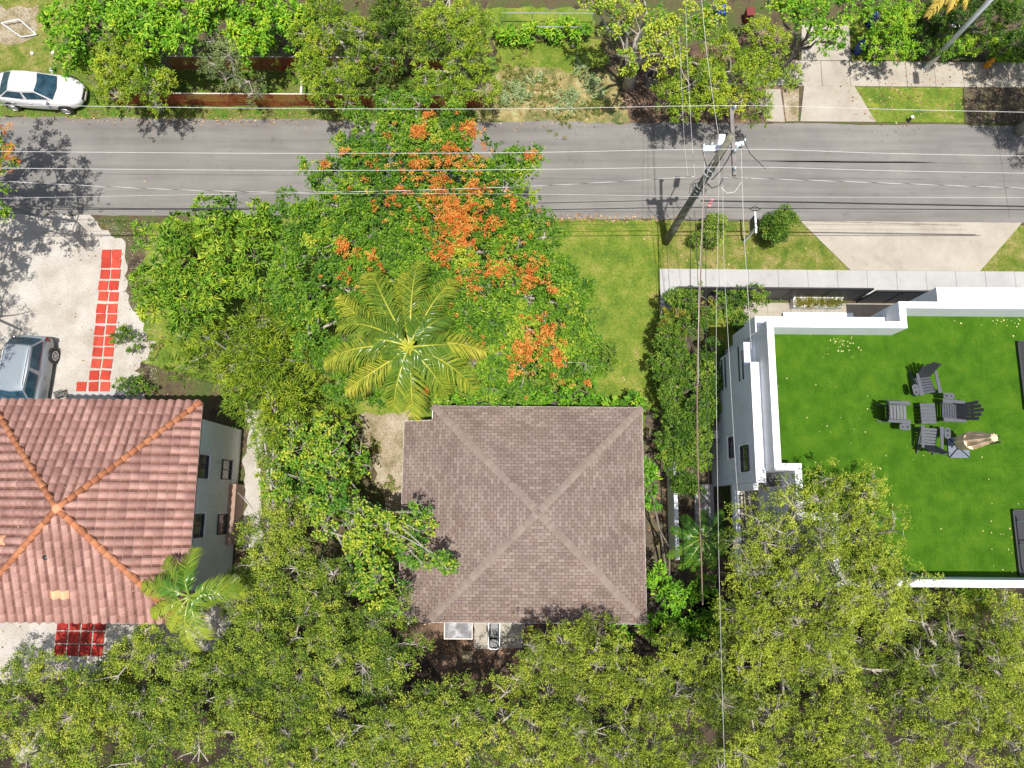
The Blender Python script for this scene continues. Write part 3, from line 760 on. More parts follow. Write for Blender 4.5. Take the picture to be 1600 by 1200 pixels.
for p_ in ro.data.polygons:
    p_.use_smooth = (p_.index % (2 * NSEG)) < NSEG
    if not p_.use_smooth: p_.material_index = 1
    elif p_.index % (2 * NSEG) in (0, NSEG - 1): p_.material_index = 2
# orange barrel hip tiles on a mortar bed
bn = 7
bv = []
for (y, r, zz) in ((0, .132, .05), (.42, .108, 0.015)):
    for k in range(bn):
        t = math.pi * k / (bn - 1); bv.append((r * math.cos(t), y, r * .85 * math.sin(t) + zz))
for k in range(bn):
    t = math.pi * k / (bn - 1); bv.append((.13 * math.cos(t), 0, .13 * .85 * math.sin(t) + .035))
bf = [(k, k + 1, bn + k + 1, bn + k) for k in range(bn - 1)] + [(2 * bn + k, 2 * bn + k + 1, k + 1, k) for k in range(bn - 1)]
bme = bpy.data.meshes.new('ridge_tile'); bme.from_pydata(bv, [], bf); bme.materials.append(M['orange_clay']); bme.shade_smooth()
mort = MB()
for c in ((LX0, LY1), (LX1, LY1), (LX1, LY0), (LX0, LY0)):
    a = Vector((c[0], c[1], LZE + .06)); b = lap + Vector((0, 0, .06)); dr = (b - a).normalized(); L = (b - a).length
    side = Vector((-dr.y, dr.x, 0)).normalized(); nr = side.cross(dr); nr = nr if nr.z > 0 else -nr
    if side.cross(dr).z < 0: side = -side
    mort.bar(a + nr * .01, b + nr * .01, .23, .10)
    for i in range(int(L / .335)):
        cc = a + dr * (i * .335)
        o = bpy.data.objects.new('ridge_tile', bme); COL.objects.link(o); o.parent = troof
        o.matrix_local = Matrix(((side.x, dr.x, nr.x, cc.x), (side.y, dr.y, nr.y, cc.y), (side.z, dr.z, nr.z, cc.z), (0, 0, 0, 1))) @ Matrix.Rotation(random.gauss(0, .03), 4, 'Z')
mort.build('mortar_bed', M['mortar'], troof)
MB().lathe((lap.x, lap.y, lap.z + .02), [(.21, 0), (.19, .09), (.11, .15), (.03, .17)], 12).build('apex_cap', M['mortar'], troof, smooth=True)
vp = P(77, 870, 6.5); MB().lathe((vp.x, vp.y, 6.2), [(.07, 0), (.07, .5), (.11, .5), (.11, .56), (.02, .6)], 10).build('roof_vent', M['black_metal'], th)
# windows of the east wall: (Y centre, z centre)
def wall_window(parent, pos, ax, wdt, hgt, nrm, depth=.08, mull=True, framem='dark_frame'):
    """pos centre on wall face; ax horizontal axis; nrm outward"""
    ax = Vector(ax); nrm = Vector(nrm); c = Vector(pos); z = Vector((0, 0, 1))
    f = MB(); t = .06
    for s in (-1, 1):
        f.obox(c + ax * s * (wdt / 2 - t / 2) + nrm * .03, ax, nrm, z, t / 2, .04, hgt / 2)
        f.obox(c + z * s * (hgt / 2 - t / 2) + nrm * .03, ax, nrm, z, wdt / 2 - t, .04, t / 2)
    if mull: f.obox(c + nrm * .025, ax, nrm, z, .02, .03, hgt / 2 - t)
    w = f.build('window', M[framem], parent)
    sl = MB().obox(c - z * (hgt / 2 + .03) + nrm * .05, ax, nrm, z, wdt / 2 + .06, .07, .028).build('sill', M['trim'], w)
    MB().obox(c + nrm * .006, ax, nrm, z, wdt / 2 - t, .004, hgt / 2 - t).build('pane', M['glass'], w)
    for s in (-1, 1): MB().obox(c + ax * s * (wdt / 2 + .04) + nrm * .02, ax, nrm, z, .038, .028, hgt / 2 + .0).build('surround', M['trim'], w)
    return w
for (y, z, wd, hg) in ((1.55, 4.35, 1.0, 1.3), (-.95, 4.35, 1.0, 1.3), (1.55, 1.6, .95, 1.1), (-.95, 1.6, .95, 1.1)):
    wall_window(th, (wx1, y, z), (0, 1, 0), wd, hg, (1, 0, 0))
bp_ = MB().box(-13.318, -12.98, -1.9, .9, 0, 1.1).build('lean_to_wall', M['brown_wall'], th)
hz = MB().tube([(-12.95, .5, .9), (-12.9, .2, .2), (-12.5, -.3, .05), (-12.6, -1.2, .05), (-12.2, -1.7, .05)], .015, 6).build('garden_hose', M['white_wire'])
tag(hz, 'white garden hose curled beside the tile roof house', 'hose')

# red pavers
pp = empty('paver_path', (-20.7, 9, 0), 0, 'path of square red pavers two wide across the pale gravel drive', 'paver path')
def paver_mesh(w, l, mat):
    m = MB(); m.prism([(-w / 2, -l / 2), (w / 2, -l / 2), (w / 2, l / 2), (-w / 2, l / 2)], 0, .05)
    return m.mesh('paver', mat)
pm = paver_mesh(.465, .48, M['red_paver'])
rows_l = [(397, 166), (411.5, 165.5), (428, 164), (446, 161), (463, 161), (482, 158), (498, 157), (516, 155), (533, 153.5), (550, 152), (568, 150), (586, 147)]
for i, (py, pxl) in enumerate(rows_l):
    for s in (0, 1):
        c = P(pxl + s * (16 + (i > 1) * .7 + (i > 4) * 1), py + random.uniform(-.5, .5), .05)
        o = bpy.data.objects.new('paver', pm); COL.objects.link(o); o.parent = pp
        o.location = (c.x + 20.7, c.y - 9, .012 + random.uniform(0, .006)); o.rotation_euler = (0, 0, random.gauss(-.02, .03))
for px in (127, 146, 164):
    c = P(px, 604, .05); o = bpy.data.objects.new('paver', pm); COL.objects.link(o); o.parent = pp
    o.location = (c.x + 20.7, c.y - 9, .012); o.rotation_euler = (0, 0, random.gauss(0, .03))
pp2 = empty('paver_terrace', (-20.2, -6, 0), 0, 'small terrace of dark red square pavers in dappled shade behind the tile roof house', 'paver terrace')
pm2 = paver_mesh(.50, .50, M['dark_red_paver'])
for r in range(4):
    for k in range(4):
        o = bpy.data.objects.new('paver', pm2); COL.objects.link(o); o.parent = pp2
        o.location = (-21.35 + .26 + k * .585 + 20.2, -6.85 + r * .575 + 6, .012 + random.uniform(0, .005)); o.rotation_euler = (0, 0, random.gauss(0, .015))
# threshold slab + two wire racks by the door
sl_ = MB().prism(px_poly([(110, 612), (205, 612), (200, 640), (105, 640)]), 0.0, .09).build('doorstep', M['pale_concrete']); sl_['kind'] = 'structure'
def wire_rack(x, y, rz, label):
    r = empty('folding_chair', (x, y, 0), rz, label, 'chair', 'black metal chairs by the front door')
    f = MB()
    for s in (-1, 1):
        f.tube([(s * .22, .2, 0), (s * .22, -.2, .45), (s * .22, -.32, .85)], .012, 6)
        f.tube([(s * .22, -.22, 0), (s * .22, .18, .45)], .012, 6)
    f.tube([(-.22, -.32, .85), (.22, -.32, .85)], .012, 6); f.tube([(-.22, .2, 0.02), (.22, .2, 0.02)], .012, 6)
    f.build('frame', M['black_metal'], r, wc=False)
    for k in range(5): MB().box(-.2, .2, -.18 + k * .075, -.13 + k * .075, .445, .46).build('seat_slat', M['black_metal'], r, wc=False)
    MB().box(-.2, .2, -.325, -.30, .68, .80).build('backrest', M['black_metal'], r, wc=False)
c = P(92, 616, .4); wire_rack(c.x, c.y, 0.35, 'black metal folding chair beside the silver minivan at the front door')
c = P(186, 617, .4); wire_rack(c.x, c.y, 2.8, 'black metal folding chair on the doorstep to the right of the red pavers')

# ================================================================ WHITE HOUSE (right)
wh = empty('white_house', (16, 3, 0), 0, 'modern white house with a bright green artificial lawn on its flat roof', 'house')
ZR, ZP, ZL = 6.20, 7.40, 6.36
foot = [(10.20, 7.40), (10.20, 1.43), (10.98, 1.43), (10.98, -.45), (12.25, -.45), (12.25, -2.90), (26.0, -2.90), (26.0, 8.23), (15.56, 8.23), (15.56, 7.40)]
def inset(poly, t):
    n = len(poly); out = []
    for i in range(n):
        p0, p1, p2 = Vector(poly[i - 1]), Vector(poly[i]), Vector(poly[(i + 1) % n])
        d1 = (p1 - p0).normalized(); d2 = (p2 - p1).normalized()
        n1 = Vector((-d1.y, d1.x)); n2 = Vector((-d2.y, d2.x))
        b = (n1 + n2); b = b / b.dot(n1) if abs(b.dot(n1)) > 1e-6 else n1
        out.append(tuple(p1 + b * t))
    return out
mainb = MB().prism(foot, 0, 6.15); mainb.build('wall', M['grey_stucco'], wh)
inn = inset(foot, .27)
par = MB(); n = len(foot)
par.v = [(x, y, 6.152) for x, y in foot] + [(x, y, ZP) for x, y in foot] + [(x, y, ZP) for x, y in inn] + [(x, y, 6.152) for x, y in inn]
for L_ in range(4):
    for i in range(n):
        j = (i + 1) % n; par.f.append((L_ * n + i, L_ * n + j, ((L_ + 1) % 4) * n + j, ((L_ + 1) % 4) * n + i))
par.build('parapet', M['white_paint'], wh)
rl = MB().prism(inset(foot, .272), 6.154, ZR).build('roof_lawn', M['turf'], wh)
# lower wall band with its ledge
ca = P(1179, 494, ZL); cb = P(1179, 519, ZL); cc_ = P(1172, 566, ZL); cd = P(1172, 528, ZL)
MB().box(9.83, 10.198, 1.0, cc_.y, 0, ZL).build('wall', M['grey_stucco'], wh)
MB().box(9.80, 10.199, .98, cc_.y + .0, ZL + .001, ZL + .06).build('coping', M['white_paint'], wh)
MB().box(9.83, 10.197, cc_.y + .001, cd.y, 0, 5.6).build('wall', M['grey_stucco'], wh)
MB().box(ca.x, 10.196, cb.y, ca.y, 5.0, ZL + .02).build('corner_block', M['white_paint'], wh)
MB().box(10.21, 15.555, 7.402, 7.85, 3.0, ZL).build('ledge', M['white_paint'], wh)
MB().box(17.42, 26, 8.232, 8.98, 3.0, 6.95).build('canopy', M['white_paint'], wh)
a, b = P(1224, 488, 3.5), P(1334, 503, 3.5)
MB().box(a.x, b.x, 7.86, a.y, 3.25, 3.5).build('entry_canopy', M['white_paint'], wh)
MB().box(b.x - 1.2, b.x - .5, 7.9, a.y - .35, 3.505, 3.62).build('canopy_drain', M['base_grey'], wh)
for (z, y0, y1) in ((5.35, 5.35, 6.6), (4.85, 5.35, 6.9), (2.9, 5.4, 6.8), (2.4, 5.4, 6.8)):
    MB().box(9.80, 9.829, y0, min(y1, cd.y - .05), z, z + .12).build('louvre_slot', M['black_metal'], wh)
for (y, z, w_, h_) in ((2.62, 3.35, .95, .55), (2.02, 5.15, 1.1, .95)):
    wall_window(wh, (9.83, y, z), (0, 1, 0), w_, h_, (-1, 0, 0))
for (y, z, h_) in ((5.0, .9, .7), (4.2, 1.0, .5), (3.4, .8, .6)):
    MB().box(9.62, 9.826, y - .2, y + .2, z, z + h_).build('meter_box', M['galv'], wh)
MB().tube([(9.75, 4.9, .1), (9.75, 3.1, .15), (9.75, 3.0, 2.0)], .03, 6).build('conduit', M['galv'], wh)
# rear terrace recess
MB().box(9.83, 12.249, -2.9, .998, 2.9, 3.1).build('terrace_floor', M['concrete'], wh)
MB().box(9.83, 10.05, -2.9, .997, 3.102, 3.5).build('terrace_parapet', M['white_paint'], wh)
MB().box(10.052, 12.248, -2.9, -2.7, 3.102, 3.5).build('terrace_parapet', M['white_paint'], wh)
MB().box(9.85, 10.05, .7, .99, 3.502, 5.9).build('terrace_column', M['white_paint'], wh)
rg = MB()
for k in range(7): rg.tube([(9.94, -2.8 + k * .55, 3.5), (9.94, -2.8 + k * .55, 4.3)], .025, 6)
for z in (3.85, 4.3): rg.tube([(9.94, -2.8, z), (9.94, .65, z)], .025, 6)
rg.build('terrace_railing', M['black_metal'], wh)
MB().bar((9.9, .85, 5.85), (10.9, 1.15, 5.85), .5, .05).build('shade_fin', M['black_metal'], wh)
wall_window(wh, (11.6, -.452, 4.3), (1, 0, 0), 1.1, 2.0, (0, -1, 0))
# dark roof openings near the east edge, with rails
for (x0, y0, y1, nm) in ((20.95, 4.03, 6.89, 'skylight'), (19.98, -2.55, 0.0, 'stair_opening')):
    MB().box(x0, 25.6, y0, y1, ZR + .002, ZR + .10).build(nm, M['black_metal'], wh)
    f = MB()
    f.bar((x0 + .02, y0, ZR + .13), (x0 + .02, y1, ZR + .13), .05); f.bar((x0, y1 - .02, ZR + .13), (25.6, y1 - .02, ZR + .13), .05)
    f.build('opening_frame', M['dark_frame'], wh)
r2 = MB()
for y in (-.45, -1.35, -2.4): r2.tube([(20.15, y, ZR + .1), (20.15, y, ZR + 1.0)], .03, 6)
r2.tube([(20.15, -2.45, ZR + 1.0), (20.15, -.4, ZR + 1.0)], .03, 6); r2.tube([(20.15, -1.35, ZR + 1.0), (25, -1.35, ZR + 1.0)], .025, 6)
r2.build('handrail', M['light_metal'], wh)
# petals scattered on the roof lawn
def confetti(name, cx, cy, z, sx, sy, n, size, mat, tilt=.25):
    x = rng.normal(cx, sx, n); y = rng.normal(cy, sy, n); a = rng.uniform(0, 6.28, n); s = size * rng.uniform(.5, 1.4, n)
    zz = z + rng.uniform(.004, .02, n) + s * .1
    V = np.zeros((n, 4, 3)); 
    for i, (u, v) in enumerate(((-1, 0), (0, -.7), (1, 0), (0, .7))):
        V[:, i, 0] = x + s * (u * np.cos(a) - v * np.sin(a)); V[:, i, 1] = y + s * (u * np.sin(a) + v * np.cos(a)); V[:, i, 2] = zz + (rng.uniform(-tilt, tilt, n) * s)
    b = np.arange(n)[:, None] * 4
    T = np.concatenate([b + np.array([0, 1, 2]), b + np.array([0, 2, 3])])
    o = link(name, np_mesh(name, V.reshape(-1, 3), T, mat, np.repeat(rng.random(n), 4))); o['kind'] = 'stuff'
    return o
a = P(1318, 540, ZR); confetti('fallen_petals', a.x, a.y, ZR, .45, .28, 34, .035, LM['petal'])
a = P(1575, 505, ZR); confetti('fallen_petals', a.x, a.y, ZR, .8, .25, 26, .035, LM['petal'])
a = P(1575, 865, ZR); confetti('fallen_petals', a.x, a.y, ZR, .35, .5, 16, .035, LM['petal'])
x0, y0 = P(1420, 700, ZR).x, P(1420, 700, ZR).y
o = confetti('fallen_petals', x0, y0, ZR, 2.6, 2.4, 60, .028, LM['petal'])

# patio planter + plants, front fence and gate
pl = empty('planter', tuple(P(1277, 474, .0)), 0, 'long white planter of yellow green grassy plants in front of the white house', 'planter')
a, b = P(1240, 466, .55), P(1318, 480, .55)
bx = MB(); bx.prism([(a.x, b.y), (b.x, b.y), (b.x, a.y + .12), (a.x, a.y + .12)], .05, .50); bx.build('trough', M['white_paint'], pl)
MB().box(a.x, b.x, a.y + .0, a.y + .16, .502, .60).build('rim', M['white_paint'], pl)
PLANTER = (a.x, b.x, b.y, a.y)

def slat_fence(name, x0, x1, y, h, nbay, label, cat, blades=False):
    e = empty(name, ((x0 + x1) / 2, y, 0), 0, label, cat)
    w = (x1 - x0) / nbay
    for k in range(nbay + 1):
        MB().box(x0 + k * w - .035, x0 + k * w + .035, y - .035, y + .035, 0, h + .01).build('post', M['black_metal'], e)
    for k in range(nbay):
        if blades:
            m = MB().box(-.02, .02, -.09, .09, .1, h - .05).mesh('blade', M['dark_frame'])
            nb = int(w / .17)
            for j in range(nb):
                o = bpy.data.objects.new('blade', m); COL.objects.link(o); o.parent = e; o.location = (x0 + k * w + .1 + j * .17 - (x0 + x1) / 2, 0, 0)
        else:
            m = MB().box(.04, w - .04, -.012, .012, -.075, .075).mesh('slat', M['dark_frame'])
            for j in range(int(h / .185)):
                o = bpy.data.objects.new('slat', m); COL.objects.link(o); o.parent = e
                o.location = (x0 + k * w - (x0 + x1) / 2, 0, .13 + j * .185)
    MB().box(x0, x1, y - .04, y + .04, h + .012, h + .05).build('top_rail', M['black_metal'], e)
    return e
slat_fence('slat_fence', 7.95, 17.45, 10.46, 1.98, 5, 'long dark horizontal slat fence between the pavement and the front hedge', 'fence')
slat_fence('driveway_gate', 17.6, 20.3, 10.36, 1.98, 2, 'dark horizontal slat gate across the white house driveway, right of the long fence', 'gate')
slat_fence('louvre_fence', 20.36, 22.1, 10.36, 1.98, 1, 'short run of dark vertical louvre blades beside the white house driveway gate', 'fence', True)
bw = MB().box(7.62, 7.80, -2.4, 8.9, 0, 1.45)
o = bw.build('boundary_wall', M['grey_stucco']); tag(o, 'low grey white boundary wall mostly buried in the side hedge', 'wall')
o = MB().box(7.86, 7.94, 9.0, 10.4, 0, 1.95).build('metal_screen', M['galv']); tag(o, 'narrow grey metal screen at the corner where the pavement turns', 'screen')
o = MB().prism([(8.9, -1.3), (9.82, -1.3), (9.82, 1.1), (8.9, 1.1)], 0, .25).build('equipment_pad', M['pale_concrete']); o['kind'] = 'structure'

# roof furniture
def make_adirondack():
    r = empty('adirondack_chair', (0, 0, 0))
    g = M['chair_grey']
    # faces -Y, back towards +Y
    sl = [MB().obox((0, -.30 + k * .105, .40 - k * .028), (1, 0, 0), (0, 1, -.26), (0, .26, 1), .27, .042, .011) for k in range(6)]
    for s in sl: s.build('seat_slat', g, r, wc=False)
    for k in range(5):
        x = (k - 2) * .118; hh = .50 - abs(k - 2) * .045
        m = MB(); dirv = Vector((x * .35, .42, 1)).normalized(); c = Vector((x * .95, .26, .28)) + dirv * hh
        m.obox(c, Vector((1, 0, -x * .35)).normalized(), Vector((0, 1, -.42)).normalized(), dirv, .060, .011, hh)
        m.build('back_slat', M['chair_dark'], r, wc=False)
    MB().obox((0, .53, .75), (1, 0, 0), (0, 1, -.4), (0, .4, 1), .28, .012, .035).build('back_rail', M['chair_dark'], r, wc=False)
    for s in (-1, 1):
        MB().prism([(s * .335 - .07, -.40), (s * .335 + .07, -.40), (s * .335 + .055, .40), (s * .335 - .035, .40)], .565, .590).build('arm', g, r, wc=False)
        MB().box(s * .32 - .02, s * .32 + .02, -.36, -.27, 0, .563).build('leg', g, r, wc=False)
        m = MB(); m.bar((s * .29, -.30, .32), (s * .29, .55, .04), .03, .12); m.build('leg', g, r, wc=False)
    # cup tray on its right (seen from the sitter): -X side when facing -Y
    t = MB(); t.v = []; poly = rrect(-.52, -.18, .11, .20, .10, 4)
    t.prism(poly, .572, .600); tr = t.build('cup_tray', g, r, wc=False)
    h = MB(); h.lathe((-.52, -.27, .601), [(.05, 0), (.05, .004)], 12); h.lathe((-.52, -.10, .601), [(.035, 0), (.035, .004)], 10); h.build('cup_hole', M['black_metal'], tr, wc=False)
    return r
ch = make_adirondack()
chairs = [(P(1400, 645, 6.6), math.radians(88), 'dark grey slatted deck chair left of the small table on the roof lawn'),
          (P(1486, 643, 6.6), math.radians(-93), 'dark grey slatted deck chair right of the small table on the roof lawn'),
          (P(1446, 600, 6.6), math.radians(8), 'dark grey slatted deck chair north of the small table on the roof lawn'),
          (P(1452, 684, 6.6), math.radians(176), 'dark grey slatted deck chair beside the umbrella base on the roof lawn')]
for i, (p, a, lab) in enumerate(chairs):
    o = ch if i == 0 else copy_tree(ch)
    o.location = (p.x, p.y, ZR); o.rotation_euler = (0, 0, a)
    o.scale = (1.13, 1.13, 1.08); tag(o, lab, 'deck chair', 'deck chairs round the small table on the roof lawn')
tbp = P(1450, 646, ZR + .45)
tb = empty('side_table', (tbp.x, tbp.y, ZR), 0, 'low grey slatted square table in the middle of the four deck chairs', 'table')
for k in range(6): MB().box(-.30, .30, -.42 + k * .14, -.29 + k * .14, .44, .465).build('slat', M['chair_grey'], tb, wc=False)
for sx in (-1, 1):
    for sy in (-1, 1): MB().box(sx * .25 - .03, sx * .25 + .03, sy * .36 - .03, sy * .36 + .03, 0, .438).build('leg', M['chair_grey'], tb, wc=False)
ub = P(1498, 699, ZR + .1)
um = empty('cantilever_umbrella', (ub.x, ub.y, ZR), 0.0, 'closed beige cantilever umbrella on a square grey base on the roof lawn', 'umbrella')
bs = MB()
for a in range(4):
    t = math.radians(a * 90)
    R_ = Matrix.Rotation(t, 3, 'Z')
    pts = [R_ @ Vector(p) for p in ((.03, 0, 0), (.42, -.38, 0), (.42, .38, 0))]
    pts = [(p.x, p.y) for p in pts]
    MB().prism(pts, 0, .09).build('base_weight', M['base_grey'], um, wc=False)
MB().lathe((0, 0, .09), [(.10, 0), (.09, .06), (.05, .08)], 12).build('mast_collar', M['black_metal'], um, wc=False)
MB().tube([(0, 0, .1), (0.02, 0, 2.55)], .035, 8).build('mast', M['black_metal'], um, wc=False)
MB().tube([(0, 0, 1.2), (-.18, .12, 2.5), (-.1, .18, 2.7)], .025, 6).build('arm', M['black_metal'], um, wc=False)
cn = MB(); nn = 24
for (z, r) in ((.5, .20), (.8, .27), (1.3, .28), (1.9, .23), (2.3, .15), (2.6, .14), (2.72, .03)):
    for k in range(nn):
        t = 2 * math.pi * k / nn; rr = r * (1 + (.24 if k % 3 == 0 else -.10))
        cn.v.append((-.22 + rr * math.cos(t) * 1.0, .16 + rr * math.sin(t), z))
for i in range(6):
    for k in range(nn):
        k2 = (k + 1) % nn; cn.f.append((i * nn + k, i * nn + k2, (i + 1) * nn + k2, (i + 1) * nn + k))
cn.f.append(tuple(reversed(range(nn)))); cn.f.append(tuple(range(6 * nn, 7 * nn)))
cn.build('canopy', M['beige_canvas'], um, wc=False)
st = MB(); st.lathe((-.22, .16, 1.28), [(.34, 0), (.34, .05)], 16); st.build('strap', M['beige_canvas'], um, wc=False)

# ================================================================ VEHICLES
def make_car(name, label, cat, paint, L, W, stations, cabin, wheels, wr, loc, rz, rails=False, group=None):
    """front towards +X. stations: (x, halfwidth, z_deck, z_bottom). cabin: base/roof outline stations (x, hw_base, z_base, x_r, hw_r, z_r)"""
    r = empty(name, loc, rz, label, cat, group)
    m = MB(); prof_n = 9
    for (x, hw, zd, zb) in stations:
        zs = zb + (zd - zb) * .45
        pts = [(hw * .90, zb), (hw * .99, zb + .10), (hw, zs), (hw * .985, zs + (zd - zs) * .55), (hw * .90, zd - .035), (hw * .66, zd), (0, zd + .025)]
        full_ = pts + [(-a, b) for a, b in reversed(pts[:-1])]
        m.v += [(x, a, b) for a, b in full_]
    nr = 13
    for i in range(len(stations) - 1):
        for k in range(nr - 1):
            m.f.append((i * nr + k, (i + 1) * nr + k, (i + 1) * nr + k + 1, i * nr + k + 1))
        m.f.append((i * nr + nr - 1, (i + 1) * nr + nr - 1, (i + 1) * nr, i * nr))
    m.f.append(tuple(range(nr))); m.f.append(tuple(reversed(range((len(stations) - 1) * nr, len(stations) * nr))))
    b = m.build('body', paint, r, smooth=True, wc=False)
    bm_ = bmesh.new(); bm_.from_mesh(b.data); bmesh.ops.recalc_face_normals(bm_, faces=bm_.faces); bm_.to_mesh(b.data); bm_.free(); b.data.shade_smooth()
    ss = b.modifiers.new('sub', 'SUBSURF'); ss.levels = 2; ss.render_levels = 2
    # cabin: ring of base points and roof points
    (xb0, xb1, hb, zb_, xr0, xr1, hr, zr) = cabin   # rear base, front base, half width, z ; rear roof, front roof
    base = [(xb0, -hb * .92), (xb0 + (xb1 - xb0) * .5, -hb), (xb1 - .12, -hb * .90), (xb1, 0), (xb1 - .12, hb * .90), (xb0 + (xb1 - xb0) * .5, hb), (xb0, hb * .92), (xb0 - .05, 0)]
    top = [(xr0, -hr * .95), ((xr0 + xr1) / 2, -hr), (xr1, -hr * .93), (xr1 + .07, 0), (xr1, hr * .93), ((xr0 + xr1) / 2, hr), (xr0, hr * .95), (xr0 - .04, 0)]
    cm = MB(); cm.v = [(x, y, zb_ - .05) for x, y in base] + [(x, y, zr - .01) for x, y in top]
    for i in range(8): cm.f.append((i, (i + 1) % 8, 8 + (i + 1) % 8, 8 + i))
    cm.f.append(tuple(range(8, 16)))
    cm.build('cabin', paint, r, wc=False)
    rf = MB(); rf.v = []
    for s, zz in ((1.0, zr - .004), (.86, zr + .03), (.45, zr + .045)):
        cx_ = (xr0 + xr1) / 2
        rf.v += [(cx_ + (x - cx_) * s, y * s, zz) for x, y in top]
    rf.f = [(i, (i + 1) % 8, 8 + (i + 1) % 8, 8 + i) for i in range(8)] + [(8 + i, 8 + (i + 1) % 8, 16 + (i + 1) % 8, 16 + i) for i in range(8)] + [tuple(range(16, 24))]
    rf.build('roof_panel', paint, r, smooth=True, wc=False)
    V3 = Vector
    def pane(nm, idx, f0, f1, t0, t1):
        """panel over ring edge(s) idx list, between t (height) and f (fraction trimmed)"""
        pts_lo, pts_hi = [], []
        for i in idx:
            lo = V3((base[i][0], base[i][1], zb_)); hi = V3((top[i][0], top[i][1], zr - .01))
            pts_lo.append(lo.lerp(hi, t0)); pts_hi.append(lo.lerp(hi, t1))
        pts_lo[0] = pts_lo[0].lerp(pts_lo[1], f0); pts_hi[0] = pts_hi[0].lerp(pts_hi[1], f0)
        pts_lo[-1] = pts_lo[-1].lerp(pts_lo[-2], f1); pts_hi[-1] = pts_hi[-1].lerp(pts_hi[-2], f1)
        q = MB(); n_ = len(pts_lo)
        nrm = (pts_lo[1] - pts_lo[0]).cross(pts_hi[0] - pts_lo[0]).normalized()
        cen = V3(((xr0 + xr1) / 2, 0, zb_))
        if nrm.dot(pts_lo[0] - cen) < 0: nrm = -nrm
        offs = []
        for k in range(n_): offs.append(nrm if n_ == 2 else (V3(((pts_lo[k] - cen).x, 0, .6)).normalized() if nm != 'side_window' else nrm))
        q.v = [tuple(p + o_ * .012) for p, o_ in zip(pts_lo, offs)] + [tuple(p + o_ * .012) for p, o_ in zip(pts_hi, offs)]
        for k in range(n_ - 1): q.f.append((k, k + 1, n_ + k + 1, n_ + k))
        return q.build(nm, M['car_glass'], r, wc=False)
    pane('windshield', [2, 3, 4], .06, .06, .02, .95)
    pane('rear_window', [6, 7, 0], .08, .08, .12, .90)
    for i0, i1 in ((0, 1), (1, 2), (5, 4), (6, 5)):
        pane('side_window', [i0, i1], .07, .07, .14, .86)
    for (x, s) in [(wx, s) for wx in wheels for s in (-1, 1)]:
        wh_ = MB(); yc = s * (W / 2 - .10)
        arch = MB(); arch.tube([(x, yc - s * .05, wr + .02), (x, s * (W / 2 + .003), wr + .02)], wr + .055, 20); arch.build('wheel_arch', M['black_metal'], r, wc=False)
        wh_.tube([(x, yc, wr), (x, yc + s * .10, wr), (x, yc + s * .125, wr)], [wr, wr, wr * .86], 20)
        w_ = wh_.build('wheel', M['tyre'], r, wc=False)
        rm_ = MB(); rm_.tube([(x, yc + s * .126, wr), (x, yc + s * .130, wr)], [wr * .22, wr * .2], 12)
        for k in range(6):
            t = k * math.pi / 3; rm_.bar((x, yc + s * .132, wr), (x + math.cos(t) * wr * .62, yc + s * .132, wr + math.sin(t) * wr * .62), .05, .012, up=(0, 1, 0))
        ring = [(x + math.cos(t) * wr * .64, yc + s * .130, wr + math.sin(t) * wr * .64) for t in np.linspace(0, 2 * math.pi, 21)]
        rm_.tube(ring, .022, 5, cap=False)
        rm_.build('rim', M['rim'], w_, wc=False)
    hw0 = stations[-2][1]; xf = stations[-1][0]; xr_ = stations[0][0]; zf = stations[-2][2]
    for s in (-1, 1):
        MB().obox((xf - .24, s * (hw0 * .86), zf - .13), Vector((1, -s * .45, -.15)).normalized(), Vector((s * .45, 1, 0)).normalized(), (0, 0, 1), .20, .075, .06).build('headlight', M['clear_lens'], r, wc=False, bevel=.03)
        MB().obox((xr_ + .17, s * (stations[1][1] * .99), stations[1][2] - .20), Vector((1, s * .5, 0)).normalized(), Vector((-s * .5, 1, 0)).normalized(), (0, 0, 1), .10, .045, .12).build('tail_light', M['red_lens'], r, wc=False, bevel=.03)
        mm = MB(); mm.obox((xb1 - .38, s * (hb + .16), zb_ + .10), (1, 0, 0), (0, 1, 0), (0, 0, 1), .08, .11, .065); mm.bar((xb1 - .36, s * (hb - .04), zb_ + .05), (xb1 - .36, s * (hb + .1), zb_ + .08), .04)
        mm.build('wing_mirror', paint, r, wc=False, bevel=.03)
        for xx in ((xb0 + xb1) * .5 + .15, (xb0 + xb1) * .5 - .75):
            MB().box(xx - .09, xx + .09, s * (W / 2 - .012) - .012, s * (W / 2 - .012) + .012, zb_ - .17, zb_ - .135).build('door_handle', paint, r, wc=False)
    MB().obox((xf - .035, 0, .50), (1, 0, 0), (0, 1, 0), (0, 0, 1), .035, hw0 * .62, .07).build('grille', M['black_metal'], r, wc=False)
    MB().obox((xf + .0, 0, .34), (1, 0, 0), (0, 1, 0), (0, 0, 1), .02, .26, .05).build('number_plate', M['pale_post'], r, wc=False)
    if rails:
        for s in (-1, 1):
            MB().tube([(xr0 + .1, s * hr * .86, zr + .0), (xr0 + .2, s * hr * .86, zr + .07), (xr1 - .25, s * hr * .86, zr + .07), (xr1 - .12, s * hr * .86, zr)], .018, 6).build('roof_rail', M['light_metal'], r, wc=False)
        for k in range(4):
            y = (k - 1.5) * .24
            MB().obox(((xr0 + xr1) / 2 + .02, y, zr + .046), (1, 0, 0), (0, 1, 0), (0, 0, 1), (xr1 - xr0) * .36, .022, .012).build('roof_rib', paint, r, wc=False, bevel=.008)
    return r
